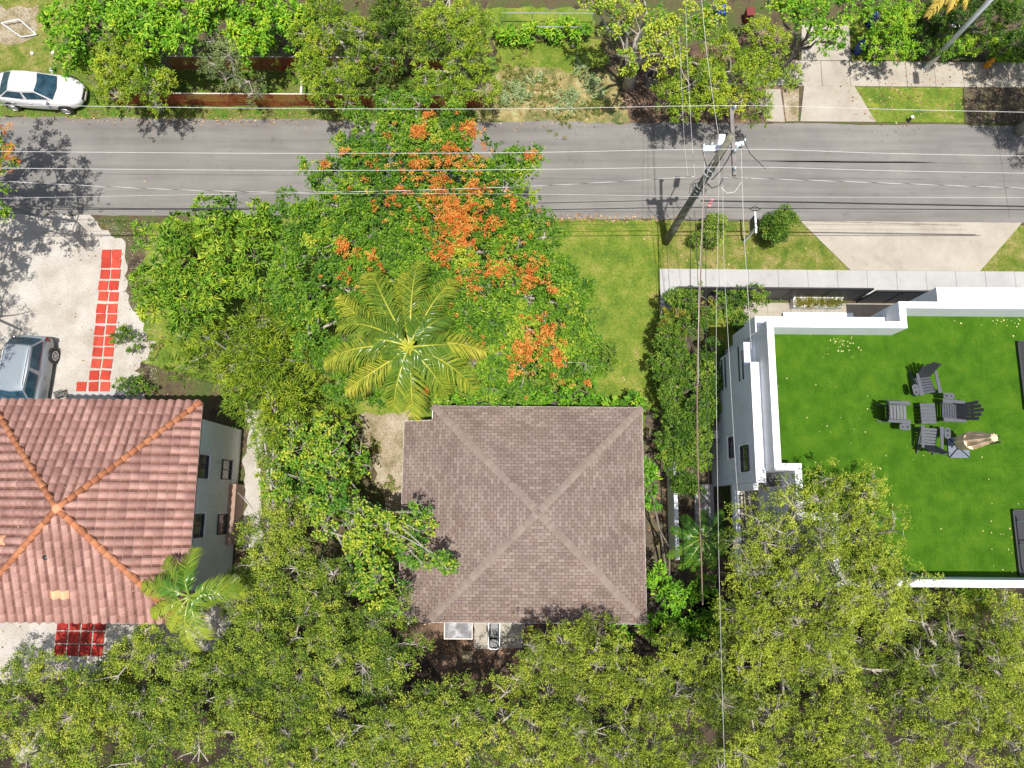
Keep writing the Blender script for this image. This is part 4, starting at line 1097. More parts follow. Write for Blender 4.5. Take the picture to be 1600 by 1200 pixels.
st_sedan = [(-2.34, .50, .74, .34), (-2.24, .70, .92, .26), (-1.9, .82, 1.00, .22), (-1.2, .89, 1.00, .20), (-.4, .92, .95, .19), (.5, .92, .94, .19), (1.1, .90, .90, .20), (1.6, .85, .83, .21), (2.0, .73, .73, .23), (2.22, .52, .62, .27), (2.30, .34, .52, .30)]
sx_, sy_ = -25.05, 21.42
make_car('sedan', 'white sedan parked on the grass verge at the top left', 'car', M['white_car'], 4.6, 1.84, st_sedan,
         (-1.85, 1.12, .80, .94, -1.05, .22, .58, 1.42), (-1.42, 1.40), .32, (sx_, sy_, 0.02), math.radians(-3.5))
st_van = [(-2.40, .66, .80, .38), (-2.32, .84, 1.04, .28), (-1.6, .94, 1.10, .22), (-.6, .97, 1.08, .20), (.4, .97, 1.06, .20), (1.2, .95, 1.03, .20), (1.75, .90, .95, .22), (2.2, .76, .78, .26), (2.38, .60, .62, .3)]
make_car('minivan', 'silver minivan with ribbed roof and roof rails parked nose in beside the tile roof house', 'car', M['silver_car'], 4.76, 1.94, st_van,
         (-2.22, 1.35, .88, 1.06, -1.66, .45, .68, 1.72), (-1.50, 1.50), .35, (-23.80, 5.72, 0.02), math.radians(-93.0), rails=True)

# ================================================================ POLE, WIRES, LAMP, SIGN, HYDRANT
pb = P(1040, 378); PT = 10.2; ptx, pty = P(1143, 212, 10.2).x, P(1143, 212, 10.2).y
up_ = empty('utility_pole', (pb.x, pb.y, 0), 0, 'leaning looking wooden utility pole with crossarm and transformer cans at the road edge', 'utility pole')
def pole_at(z): return Vector((pb.x + (ptx - pb.x) * z / PT, pb.y + (pty - pb.y) * z / PT, z))
MB().tube([pole_at(0), pole_at(2), pole_at(5), pole_at(8), pole_at(PT)], [.21, .19, .165, .15, .135], 14).build('shaft', M['wood_pole'], up_, smooth=True)
c1, c2 = P(1146, 168, 10.0), P(1146, 271, 10.0)
cxp = (c1.x + c2.x) / 2 + .02
MB().box(cxp - .09, cxp + .05, c2.y - .05, c1.y + .05, 9.86, 9.98).build('crossarm', M['grey_wood'], up_)
INS = [P(1149, 166, 10.15), P(1149, 234, 10.15), P(1149, 262, 10.15)]
def insulator(p, parent, r=.085):
    MB().lathe((p.x, p.y, p.z - .18), [(.03, 0), (r * .8, .03), (r * .5, .06), (r, .08), (r * .55, .12), (r * .8, .14), (r * .3, .2), (.02, .24)], 12).build('insulator', M['insulator'], parent, smooth=True)
for p in INS: insulator(p, up_)
# cans / arresters west and east of the shaft near the top
for (px, py, z, r, h, ang) in ((1127, 229, 9.1, .14, .5, 0), ):
    pass
brk = MB(); a = P(1098, 232, 8.6); b = P(1155, 226, 8.9)
brk.bar(a, (b.x, b.y, b.z), .13, .10); brk.build('bracket', M['light_metal'], up_)
for (px, py, z) in ((1100, 226, 8.85), (1113, 224, 8.85), (1152, 229, 9.1), (1164, 218, 9.1)):
    p = P(px, py, z); insulator(Vector((p.x, p.y, z)), up_, .10)
MB().obox(P(1110, 233, 8.7), (1, 0, 0), (0, 1, 0), (0, 0, 1), .32, .12, .10).build('cutout_switch', M['light_metal'], up_, bevel=.03)
p = P(1150, 226, 9.0); MB().tube([P(1141, 227, 8.8), P(1163, 224, 9.0)], [.12, .10], 10).build('transformer', M['light_metal'], up_, smooth=True)
# lamp head on its arm
lh = P(1127, 224, 6.5)
MB().tube([pole_at(6.2), pole_at(6.2).lerp(lh, .5) + Vector((0, 0, .25)), lh], .03, 8).build('lamp_arm', M['galv'], up_)
MB().obox(lh + Vector((0, .12, 0)), (1, 0, 0), (0.2, 1, 0), (0, 0, 1), .15, .30, .06).build('lamp_head', M['light_metal'], up_, bevel=.04)
# clutter at mid height: clamps, loops
cl = MB()
for z in (7.7, 7.3, 6.2, 5.9, 5.6): 
    q = pole_at(z); cl.lathe((q.x, q.y, q.z), [(.19, 0), (.19, .05)], 12)
cl.build('clamp', M['galv'], up_)
cl2 = MB()
for k in range(9):
    z = 5.7 + k * .07; q = pole_at(z); t = k * 1.3
    cl2.tube([q + Vector((math.cos(t) * .15, math.sin(t) * .15, 0)), q + Vector((math.cos(t) * .42, math.sin(t) * .36, .1)), q + Vector((math.cos(t + .8) * .36, math.sin(t + .8) * .4, -.15)), q + Vector((math.cos(t + 1.2) * .15, math.sin(t + 1.2) * .15, -.1))], .014, 5)
cl2.build('cable_clutter', M['black_wire'], up_)
q = pole_at(8.0)
cw = MB(); cw.tube([P(1146, 232, 9.3), P(1138, 248, 8.8), P(1125, 268, 8.2), P(1112, 281, 7.4)], .02, 5); cw.tube([P(1105, 262, 8.2), P(1101, 250, 8.6), P(1099, 238, 8.7)], .015, 5)
cw.tube([P(1150, 216, 9.5), P(1154, 208, 9.7), P(1161, 209, 9.7), P(1163, 222, 9.3), P(1172, 240, 9.2), P(1196, 264, 9.0)], .016, 5)
cw.tube([P(1104, 286, 7.4), P(1112, 294, 7.2), P(1124, 290, 7.3), P(1130, 278, 7.6)], .02, 5)
cw.build('jumper_cable', M['black_wire'], up_)
cw = MB(); cw.tube([P(1124, 232, 8.9), P(1114, 252, 8.4), P(1105, 270, 7.8), P(1100, 290, 7.0)], .018, 5); cw.tube([P(1158, 285, 7.6), P(1148, 300, 7.3), P(1136, 302, 7.2), P(1126, 292, 7.4)], .016, 5)
cw.build('drop_cable', M['pale_wire'], up_)
MB().prism(px_poly([(1107, 318), (1113, 308), (1118, 308), (1112, 320)], 6.2), 5.9, 6.0).build('ribbon', M['pink_ribbon'], up_)

def wire(name, pts, r, mat, label, sag_n=6, group='overhead wires from the utility pole', twist=None):
    ps_ = [P(*p) for p in pts]
    out = []
    for i in range(len(ps_) - 1):
        for k in range(sag_n):
            t = k / sag_n
            p0 = ps_[max(i - 1, 0)]; p1 = ps_[i]; p2 = ps_[i + 1]; p3 = ps_[min(i + 2, len(ps_) - 1)]
            out.append(0.5 * ((2 * p1) + (-p0 + p2) * t + (2 * p0 - 5 * p1 + 4 * p2 - p3) * t * t + (-p0 + 3 * p1 - 3 * p2 + p3) * t ** 3))
    out.append(ps_[-1])
    m = MB().tube(out, r, 5)
    if twist:
        o = m.build(name, mat); tag(o, label, 'wire', group)
        m2 = MB(); L = 0; N = len(out)
        acc = []
        for i in range(N - 1):
            seg = (out[i + 1] - out[i]); n_ = max(1, int(seg.length / .12))
            for k in range(n_): acc.append(out[i] + seg * k / n_)
        pts2 = [p + Vector((0, math.cos(j * .55) * r * 1.5, math.sin(j * .55) * r * 1.5)) for j, p in enumerate(acc)]
        t_ = MB().tube(pts2, r * .9, 4); ot = t_.build('cable_strand', twist, o); return o
    o = m.build(name, mat); return tag(o, label, 'wire', group)
wire('power_line', [(-60, 163, 9.5), (400, 169, 9.3), (800, 170, 9.6), (1149, 165, 10.15), (1400, 171, 9.6), (1680, 177, 9.3)], .0095, M['white_wire'], 'northernmost pale power line, on the far end of the crossarm')
wire('power_line', [(-60, 236, 9.5), (400, 239.5, 9.3), (800, 238.5, 9.6), (1149, 233, 10.15), (1400, 240, 9.6), (1680, 245, 9.3)], .0095, M['white_wire'], 'pale power line crossing the road, on the middle insulator of the crossarm')
wire('power_line', [(-60, 262, 9.5), (400, 266, 9.3), (800, 265, 9.6), (1149, 261, 10.15), (1400, 267, 9.6), (1680, 272, 9.3)], .0095, M['white_wire'], 'pale power line crossing the road, on the near end insulator of the crossarm')
wire('twisted_cable', [(-60, 280, 7.4), (400, 300, 7.0), (800, 292, 7.2), (1085, 276, 7.7)], .010, M['pale_wire'], 'twisted grey and black service cable running left from the pole over the road', twist=M['black_wire'])
wire('twisted_cable', [(1130, 277, 7.7), (1300, 283, 7.3), (1680, 297, 7.0)], .010, M['pale_wire'], 'twisted grey and black service cable running right from the pole over the road', twist=M['black_wire'])
wire('service_wire', [(-60, 311, 6.9), (400, 303, 6.6), (800, 303, 6.7), (1095, 307, 7.0), (1300, 308, 6.7), (1680, 309, 6.6)], .0065, M['white_wire'], 'very thin pale wire over the road between the twisted cable and the black cables')
wire('telecom_cable', [(-60, 320, 6.2), (280, 326, 6.0), (800, 318, 6.1), (1080, 312, 6.5)], .016, M['black_wire'], 'thin black telecom cable left of the pole over the near road edge')
wire('telecom_cable', [(1095, 314, 6.5), (1250, 316, 6.2), (1400, 319, 6.1), (1680, 324, 6.0)], .034, M['black_wire'], 'thick black telecom cable right of the pole over the near road edge')
wire('telecom_cable', [(-60, 327, 5.9), (400, 327, 5.7), (800, 328, 5.8), (1075, 324, 6.1), (1250, 326, 5.9), (1680, 328, 5.7)], .020, M['black_wire'], 'lowest black cable crossing the whole picture along the near road edge')
wire('splice_loop', [(1171, 326, 5.95), (1178, 329, 5.9), (1188, 327, 5.9), (1180, 323, 5.95), (1171, 326, 5.95)], .02, M['black_wire'], 'small black cable loop hanging on the lowest cable right of the pole', 4)
wire('brown_cable', [(1100, 290, 7.2), (1096, 400, 6.6), (1090, 560, 6.0), (1090, 700, 5.8), (1095, 850, 5.6), (1098, 945, 5.3)], .027, M['brown_wire'], 'thick brown cable running south from the pole over the side hedge')
wire('service_wire', [(1101, 240, 8.7), (1098, 330, 7.6), (1092, 460, 6.5), (1091, 600, 6.1)], .008, M['white_wire'], 'thin pale wire running down beside the thick brown cable')
wire('power_line', [(1124, 243, 8.9), (1121, 400, 8.4), (1119, 560, 8.0), (1121, 740, 7.9), (1125, 950, 8.0), (1134, 1260, 8.4)], .0065, M['white_wire'], 'pale wire running south along the white house to the bottom of the picture')
wire('power_line', [(1129, 240, 8.9), (1131, 400, 8.4), (1139, 550, 8.0), (1147, 690, 7.6), (1154, 790, 7.2)], .0065, M['white_wire'], 'pale wire running south over the white house wall, middle of three')
wire('power_line', [(1158, 232, 9.2), (1162, 350, 8.7), (1168, 450, 8.1), (1174, 545, 7.4)], .009, M['white_wire'], 'pale wire slanting from the pole down to the corner of the white house')
wire('service_wire', [(1078, 338, 6.1), (1079, 400, 5.4), (1079, 470, 4.6)], .014, M['black_wire'], 'short black drop wire left of the brown cable, from pole to hedge')
wire('service_wire', [(1085, 330, 6.1), (1089, 400, 5.5), (1092, 500, 4.9), (1096, 640, 4.2)], .012, M['black_wire'], 'thin black drop wire close beside the brown cable')
wire('service_wire', [(1103, 325, 6.1), (1103, 440, 5.5), (1104, 560, 5.0), (1106, 700, 4.6), (1108, 850, 4.2)], .013, M['black_wire'], 'black drop wire between the brown cable and the pale wires')
wire('guy_wire', [(1124, 220, 9.3), (1112, 140, 9.0), (1103, 70, 8.8), (1092, -50, 8.5)], .009, M['pale_wire'], 'pale wire running north from the pole top over the yellow green tree')
wire('service_wire', [(1086, 276, 7.6), (1080, 200, 7.2), (1074, 90, 6.8), (1070, -40, 6.5)], .007, M['pale_wire'], 'thin pale wire running north from the pole, left of the pole top wire')
wire('service_wire', [(1075, 276, 7.6), (1070, 230, 7.2), (1066, 160, 6.8), (1062, 60, 6.6)], .006, M['pale_wire'], 'leftmost very thin pale wire running north from the pole')

lb = P(1445, 108)
lamp = empty('street_lamp', (lb.x, lb.y, 0), 0, 'tall grey metal street lamp post leaning across the top right corner', 'street lamp')
MB().tube([(lb.x, lb.y, 0), (lb.x, lb.y, 4), (lb.x, lb.y, 9.0)], [.14, .12, .095], 14).build('post', M['light_metal'], lamp, smooth=True)
MB().lathe((lb.x, lb.y, 0.05), [(.2, 0), (.2, .03), (.13, .06), (.12, .25)], 14).build('base_plate', M['galv'], lamp)
MB().tube([(lb.x, lb.y, 8.8), (lb.x, lb.y - .8, 9.3), (lb.x, lb.y - 2.0, 9.45)], [.05, .04, .035], 8).build('arm', M['galv'], lamp)
MB().obox((lb.x, lb.y - 2.3, 9.42), (1, 0, 0), (0, 1, 0), (0, 0, 1), .16, .35, .07).build('lamp_head', M['light_metal'], lamp, bevel=.04)
pxs = P(1492, 38, 2.6)
pvx = empty('meter_sign', (pxs.x, pxs.y, 0), 0, 'small white framed plate on a thin stake above the hedge left of the street lamp', 'sign')
fm = MB(); ax = Vector((.62, .78, 0)).normalized(); ay = Vector((-ax.y, ax.x, 0))
for s in (-1, 1):
    fm.obox(Vector((pxs.x, pxs.y, 2.6)) + ay * s * .22, ax, ay, (0, 0, 1), .13, .035, .02); fm.obox(Vector((pxs.x, pxs.y, 2.6)) + ax * s * .11, ax, ay, (0, 0, 1), .03, .19, .018)
fm.build('frame', M['white_paint'], pvx)
MB().obox((pxs.x, pxs.y, 2.595), ax, ay, (0, 0, 1), .08, .18, .01).build('plate', M['base_grey'], pvx)
MB().tube([(pxs.x, pxs.y, 0), (pxs.x, pxs.y, 2.58)], .02, 6).build('stake', M['galv'], pvx)

hyp = P(1540, 104)
hy = empty('fire_hydrant', (hyp.x, hyp.y, 0), 0, 'yellow fire hydrant beside the pavement under the clipped hedge', 'fire hydrant')
MB().lathe((hyp.x, hyp.y, 0.04), [(.17, 0), (.17, .05), (.11, .06), (.11, .5), (.14, .52), (.14, .56), (.12, .62), (.07, .70), (.04, .72), (.04, .78), (.01, .79)], 14).build('barrel', M['yellow_paint'], hy, smooth=False)
for s in (-1, 1): MB().tube([(hyp.x, hyp.y, .42), (hyp.x + s * .19, hyp.y, .42), (hyp.x + s * .20, hyp.y, .42)], [.06, .06, .04], 10).build('outlet_cap', M['yellow_paint'], hy)
MB().tube([(hyp.x, hyp.y, .36), (hyp.x, hyp.y - .22, .36)], .075, 10).build('outlet_cap', M['yellow_paint'], hy)
wm = P(1418, 190)
bo = empty('marker_post', (wm.x, wm.y, 0), 0, 'short dark marker post with a pale cap at the lawn edge by the road', 'marker post')
MB().cyl((wm.x, wm.y), .09, 0, .45, 12, .07).build('post', M['dark_frame'], bo)
MB().lathe((wm.x, wm.y, .45), [(.085, 0), (.085, .05), (.03, .08)], 12).build('cap', M['light_metal'], bo)

sp_ = P(1162, 378)
sg = empty('sign_post', (sp_.x, sp_.y, 0), 0, 'white wooden yard sign post with a hanging dark and white sign board on the verge', 'yard sign')
MB().box(sp_.x - .045, sp_.x + .045, sp_.y - .045, sp_.y + .045, 0, 1.95).build('post', M['white_paint'], sg)
MB().box(sp_.x - .04, sp_.x + .04, sp_.y - .25, sp_.y + .85, 1.80, 1.88).build('arm', M['white_paint'], sg)
MB().box(sp_.x - .02, sp_.x - .0, sp_.y + .12, sp_.y + .72, 1.10, 1.72).build('sign_board', M['dark_frame'], sg)
MB().box(sp_.x - .023, sp_.x + .003, sp_.y + .12, sp_.y + .72, 1.0, 1.098).build('sign_rider', M['white_paint'], sg)
MB().box(sp_.x + .001, sp_.x + .012, sp_.y + .12, sp_.y + .72, 1.10, 1.72).build('sign_backing', M['white_paint'], sg)

# red mesh fences at the top
def mesh_fence(x0, x1, y, h, label, gap=1.9):
    e = empty('mesh_fence', ((x0 + x1) / 2, y, 0), 0, label, 'fence', 'red mesh fences along the north verge')
    n = int((x1 - x0) / gap)
    for k in range(n + 1):
        xx = x0 + (x1 - x0) * k / n
        MB().tube([(xx, y, 0), (xx, y, h)], .03, 6).build('post', M['rust'], e)
    MB().tube([(x0, y, h), ((x0 + x1) / 2, y + .05, h - .03), (x1, y, h)], .033, 6).build('top_rail', M['pale_post'], e)
    ms = MB(); w = .03; s = .085
    k = 0; x = x0
    while x < x1:
        for sg_ in (-1, 1):
            xa = x; xb = x + sg_ * h * .8
            xb = max(x0, min(x1, xb)); hh = abs(xb - xa) / .8
            bow = .05 * math.sin(x * 2.1)
            ms.poly([(xa, y + bow + .002 * sg_, .02), (xa + w, y + bow + .002 * sg_, .02), (xb + w, y + .002 * sg_, .02 + hh * .97), (xb, y + .002 * sg_, .02 + hh * .97)])
        x += s
    m_ = ms.build('mesh_panel', M['red_mesh'], e); m_['kind'] = 'stuff'
    # thread strips woven through the mesh
    m2 = MB(); x = x0
    for r in range(7): m2.poly([(x0, y + .006, .08 + r * .16), (x1, y + .006, .08 + r * .16), (x1, y + .006, .13 + r * .16), (x0, y + .006, .13 + r * .16)])
    m2.build('mesh_band', M['red_mesh'], e)
mesh_fence(-21.1, -1.7, 20.98, 1.15, 'long red mesh fence with a pale rail along the road verge')
mesh_fence(-18.6, -3.6, 23.1, 1.15, 'red mesh fence under the row of garden trees, behind the road side one')
o = MB().box(-11.15, -11.03, 21.05, 23.0, 1.05, 1.15).build('fence_rail', M['pale_post']); tag(o, 'pale timber rail linking the two red mesh fences', 'rail')
# garden odds and ends at the top
gf = empty('bed_frame', tuple(P(35, 50, 0)), 0, 'thin pale metal frame lying on the ground at the top left corner', 'bed frame')
m = MB(); a, b, c, d_ = P(2, 36, .25), P(34, 58, .1), P(57, 54, .1), P(30, 30, .3)
for u, v in ((a, b), (b, c), (c, d_), (d_, a)): m.tube([u, v], .03, 6)
m.build('tube_frame', M['light_metal'], gf)
for (px, py, lab) in ((51, 84, 'small white stone on the grass behind the white sedan, left one'), (83, 83, 'small white stone on the grass behind the white sedan, right one'), (895, 73, 'small pale stone on the lawn near the lime green tree')):
    p = P(px, py); m = MB().lathe((p.x, p.y, 0), [(.07, 0), (.10, .04), (.08, .09), (.03, .11)], 7); o = m.build('stone', M['white_stone'], smooth=True); tag(o, lab, 'stone')
for (y, x0, x1, lab) in ((P(800, 38).y, P(785, 38).x, P(925, 38).x, 'low white garden rail at the far edge of the top lawn'), (P(800, 59).y, P(820, 59).x, P(905, 59).x, 'low white garden rail nearest the top lawn')):
    e = empty('garden_rail', ((x0 + x1) / 2, y, 0), 0, lab, 'fence')
    MB().tube([(x0, y, .9), (x1, y, .92)], .03, 6).build('rail', M['galv'], e)
    for k in range(4): MB().tube([(x0 + (x1 - x0) * k / 3, y, 0), (x0 + (x1 - x0) * k / 3, y, .9)], .02, 6).build('post', M['galv'], e)
M['dull_red'] = simple('dull_red', (0.16, 0.02, 0.015), 0.6); M['dull_blue'] = simple('dull_blue', (0.02, 0.06, 0.22), 0.6)
def bin_(px, py, mat, lab, h=1.0, rz=.3, w=.3):
    p = P(px, py, h * .9); e = empty('wheelie_bin', (p.x, p.y, 0), rz, lab, 'bin')
    m = MB(); m.v = [(-w * .8, -w * .85, .05), (w * .8, -w * .85, .05), (w * .8, w * .85, .05), (-w * .8, w * .85, .05), (-w, -w, h), (w, -w, h), (w, w, h), (-w, w, h)]; m.f = TF
    m.build('body', mat, e, wc=False)
    m = MB(); m.v = [(-w * 1.05, -w * 1.1, h), (w * 1.05, -w * 1.1, h), (w * 1.05, w * 1.1, h + .03), (-w * 1.05, w * 1.1, h + .03), (-w, -w, h + .05), (w, -w, h + .05), (w, w, h + .09), (-w, w, h + .09)]; m.f = TF
    m.build('lid', mat, e, wc=False, bevel=.02)
    for s in (-1, 1): MB().tube([(s * w * .8, w * .9, .1), (s * w * .95, w * .9, .1)], .1, 10).build('wheel', M['tyre'], e, wc=False)
bin_(1125, 16, M['blue_plastic'], 'bright blue bin beneath the branches at the top edge')
bin_(1172, 20, M['dull_red'], 'dull red bin in shade right of the bright blue bin', .7, .1, .22)
bin_(1347, 70, M['dull_blue'], 'small blue bin in shade at the edge of the garden shrub', .8, .5, .18)
bin_(1367, 26, M['dull_blue'], 'dark blue bin behind the rounded garden shrub near the top edge', .8, .2, .18)
bin_(322, 452, M['dull_blue'], 'blue barrel like bin glimpsed through the mango tree', 1.0, .5, .25)
for (px, py, r, lab) in ((1020, 120, .38, 'upright pale broken pipe section under the lime tree'),):
    p = P(px, py, .6); m = MB(); m.lathe((p.x, p.y, 0), [(r, 0), (r, .7), (r * .85, .7), (r * .85, .05)], 16)
    o = m.build('concrete_pipe', M['grey_wood'], smooth=False); tag(o, lab, 'pipe')

# ================================================================ VEGETATION
def nrm(a): return a / np.maximum(np.linalg.norm(a, axis=-1, keepdims=True), 1e-9)
UP = np.array([0, 0, 1.0])

def leaves(C, N, sp, tint_t):
    """C tuft centres (n,3), N tuft axis (n,3), sp species dict -> V,T,tint"""
    ka, m = sp['axes'], sp['per']
    n = len(C)
    Ax = np.repeat(C, ka, 0); An = np.repeat(N, ka, 0); At = np.repeat(tint_t, ka)
    r = nrm(rng.normal(size=(n * ka, 3)))
    D = nrm(An * sp['focus'] + r)
    D[:, 2] = np.where(D[:, 2] < -0.35, -D[:, 2] * .3, D[:, 2])
    La = sp['axlen'] * rng.uniform(.6, 1.2, n * ka)
    k = n * ka * m
    t = rng.uniform(0.05, 1.0, k)
    Pp = np.repeat(Ax, m, 0) + np.repeat(D * La[:, None], m, 0) * t[:, None]
    Pp[:, 2] -= sp.get('droop', 0.0) * (t ** 2) * np.repeat(La, m)
    Pp += rng.normal(scale=sp.get('jit', .02), size=(k, 3))
    Dr = np.repeat(D, m, 0)
    side = nrm(np.cross(Dr, UP + rng.normal(scale=.3, size=(k, 3)))) * np.where(rng.random(k) < .5, -1, 1)[:, None]
    LD = nrm(Dr * sp['fwd'] + side * sp['side'] + rng.normal(scale=sp.get('rnd', .25), size=(k, 3)))
    W = nrm(np.cross(LD, UP + rng.normal(scale=sp.get('tilt', .45), size=(k, 3))))
    Nn = np.cross(W, LD)
    L = sp['L'] * rng.uniform(.7, 1.2, k)[:, None]; Wd = sp['W'] * rng.uniform(.8, 1.2, k)[:, None]
    fold = Wd * .35
    v0 = Pp; tip = Pp + LD * L - Nn * L * sp.get('curl', .1)
    mid = Pp + LD * L * .5
    a = mid + W * Wd * .5 + Nn * fold; b = mid - W * Wd * .5 + Nn * fold
    V = np.stack([v0, a, tip, b], 1)
    base = np.arange(k)[:, None] * 4
    T = np.concatenate([base + np.array([0, 1, 2]), base + np.array([0, 2, 3])])
    tt = np.clip(np.repeat(At, m) + rng.normal(scale=.20, size=k), 0, 1)
    return V.reshape(-1, 3), T, np.repeat(tt, 4)

def twigs_mesh(segs):
    """segs (n,8): p0,p1,r0,r1 -> 4-sided"""
    S = np.array(segs, dtype=float); p0 = S[:, :3]; p1 = S[:, 3:6]; r0 = S[:, 6]; r1 = S[:, 7]
    d = nrm(p1 - p0); ref = np.where(np.abs(d[:, 2:3]) > .9, np.array([[1.0, 0, 0]]), np.array([[0, 0, 1.0]]))
    a = nrm(np.cross(d, ref)); b = np.cross(d, a)
    V = []
    for (p, r) in ((p0 - d * (r0 * .3)[:, None], r0), (p1 + d * (r1 * .3)[:, None], r1)):
        for (x, y) in ((1, 0), (0, 1), (-1, 0), (0, -1)):
            V.append(p + (a * x + b * y) * r[:, None])
    V = np.stack(V, 1); base = np.arange(len(S))[:, None] * 8
    F_ = []
    for k in range(4):
        k2 = (k + 1) % 4
        F_ += [base + np.array([k, k2, 4 + k2]), base + np.array([k, 4 + k2, 4 + k])]
    return V.reshape(-1, 3), np.concatenate(F_)

SP = {
 'olive': dict(axes=3, per=10, axlen=.36, focus=1.5, L=.088, W=.031, fwd=.8, side=.9, jit=.03, dens=30, rc=.62, mat='olive', bark=G_bark_pale, tr=.05, tilt=.5),
 'oak':   dict(axes=3, per=9, axlen=.26, focus=1.2, L=.082, W=.040, fwd=.7, side=.9, jit=.05, dens=33, rc=.58, mat='oak', bark=G_bark_pale, tilt=.5),
 'grey':  dict(axes=3, per=9, axlen=.26, focus=1.2, L=.085, W=.035, fwd=.7, side=.9, jit=.05, dens=20, mat='grey', bark=G_bark_pale),
 'mango': dict(axes=11, per=1, axlen=.05, focus=.55, L=.27, W=.058, fwd=1, side=.1, rnd=.12, curl=.35, jit=.01, dens=19, mat='mango', bark=G_bark),
 'bamboo':dict(axes=4, per=5, axlen=.42, focus=1.0, L=.24, W=.030, fwd=1, side=.6, rnd=.2, curl=.3, jit=.03, dens=15, mat='yellow', bark=G_bark_pale),
 'dark_bamboo':dict(axes=4, per=5, axlen=.35, focus=1.0, L=.22, W=.035, fwd=1, side=.6, rnd=.2, curl=.3, jit=.03, dens=15, mat='hedge', bark=G_bark),
 'poinciana': dict(axes=5, per=9, axlen=.42, focus=.7, L=.125, W=.070, fwd=.45, side=1, rnd=.22, droop=.35, curl=.2, jit=.02, dens=13, mat='poinciana', bark=G_bark_pale, tilt=.35),
 'bright':dict(axes=4, per=6, axlen=.34, focus=.9, L=.20, W=.085, fwd=.7, side=.8, rnd=.2, curl=.3, droop=.2, jit=.02, dens=12, mat='bright', bark=G_bark),
 'yellow':dict(axes=3, per=9, axlen=.26, focus=1.1, L=.10, W=.044, fwd=.8, side=.9, jit=.04, dens=27, mat='yellow', bark=G_bark_pale),
 'lime':  dict(rc=.6, axes=3, per=5, axlen=.24, focus=.8, L=.135, W=.098, fwd=.6, side=.9, jit=.05, curl=.15, dens=17, mat='lime', bark=G_bark_pale, tilt=.4),
 'hedge': dict(axes=3, per=8, axlen=.20, focus=1.1, L=.11, W=.055, fwd=.8, side=.8, jit=.04, dens=26, mat='hedge', bark=G_bark),
 'croton':dict(axes=3, per=8, axlen=.26, focus=1.3, L=.15, W=.045, fwd=1, side=.6, jit=.03, dens=22, mat='croton', bark=G_bark),
 'boxy':  dict(axes=3, per=8, axlen=.20, focus=1.3, L=.10, W=.055, fwd=.8, side=.8, jit=.04, dens=28, mat='bright', bark=G_bark),
}

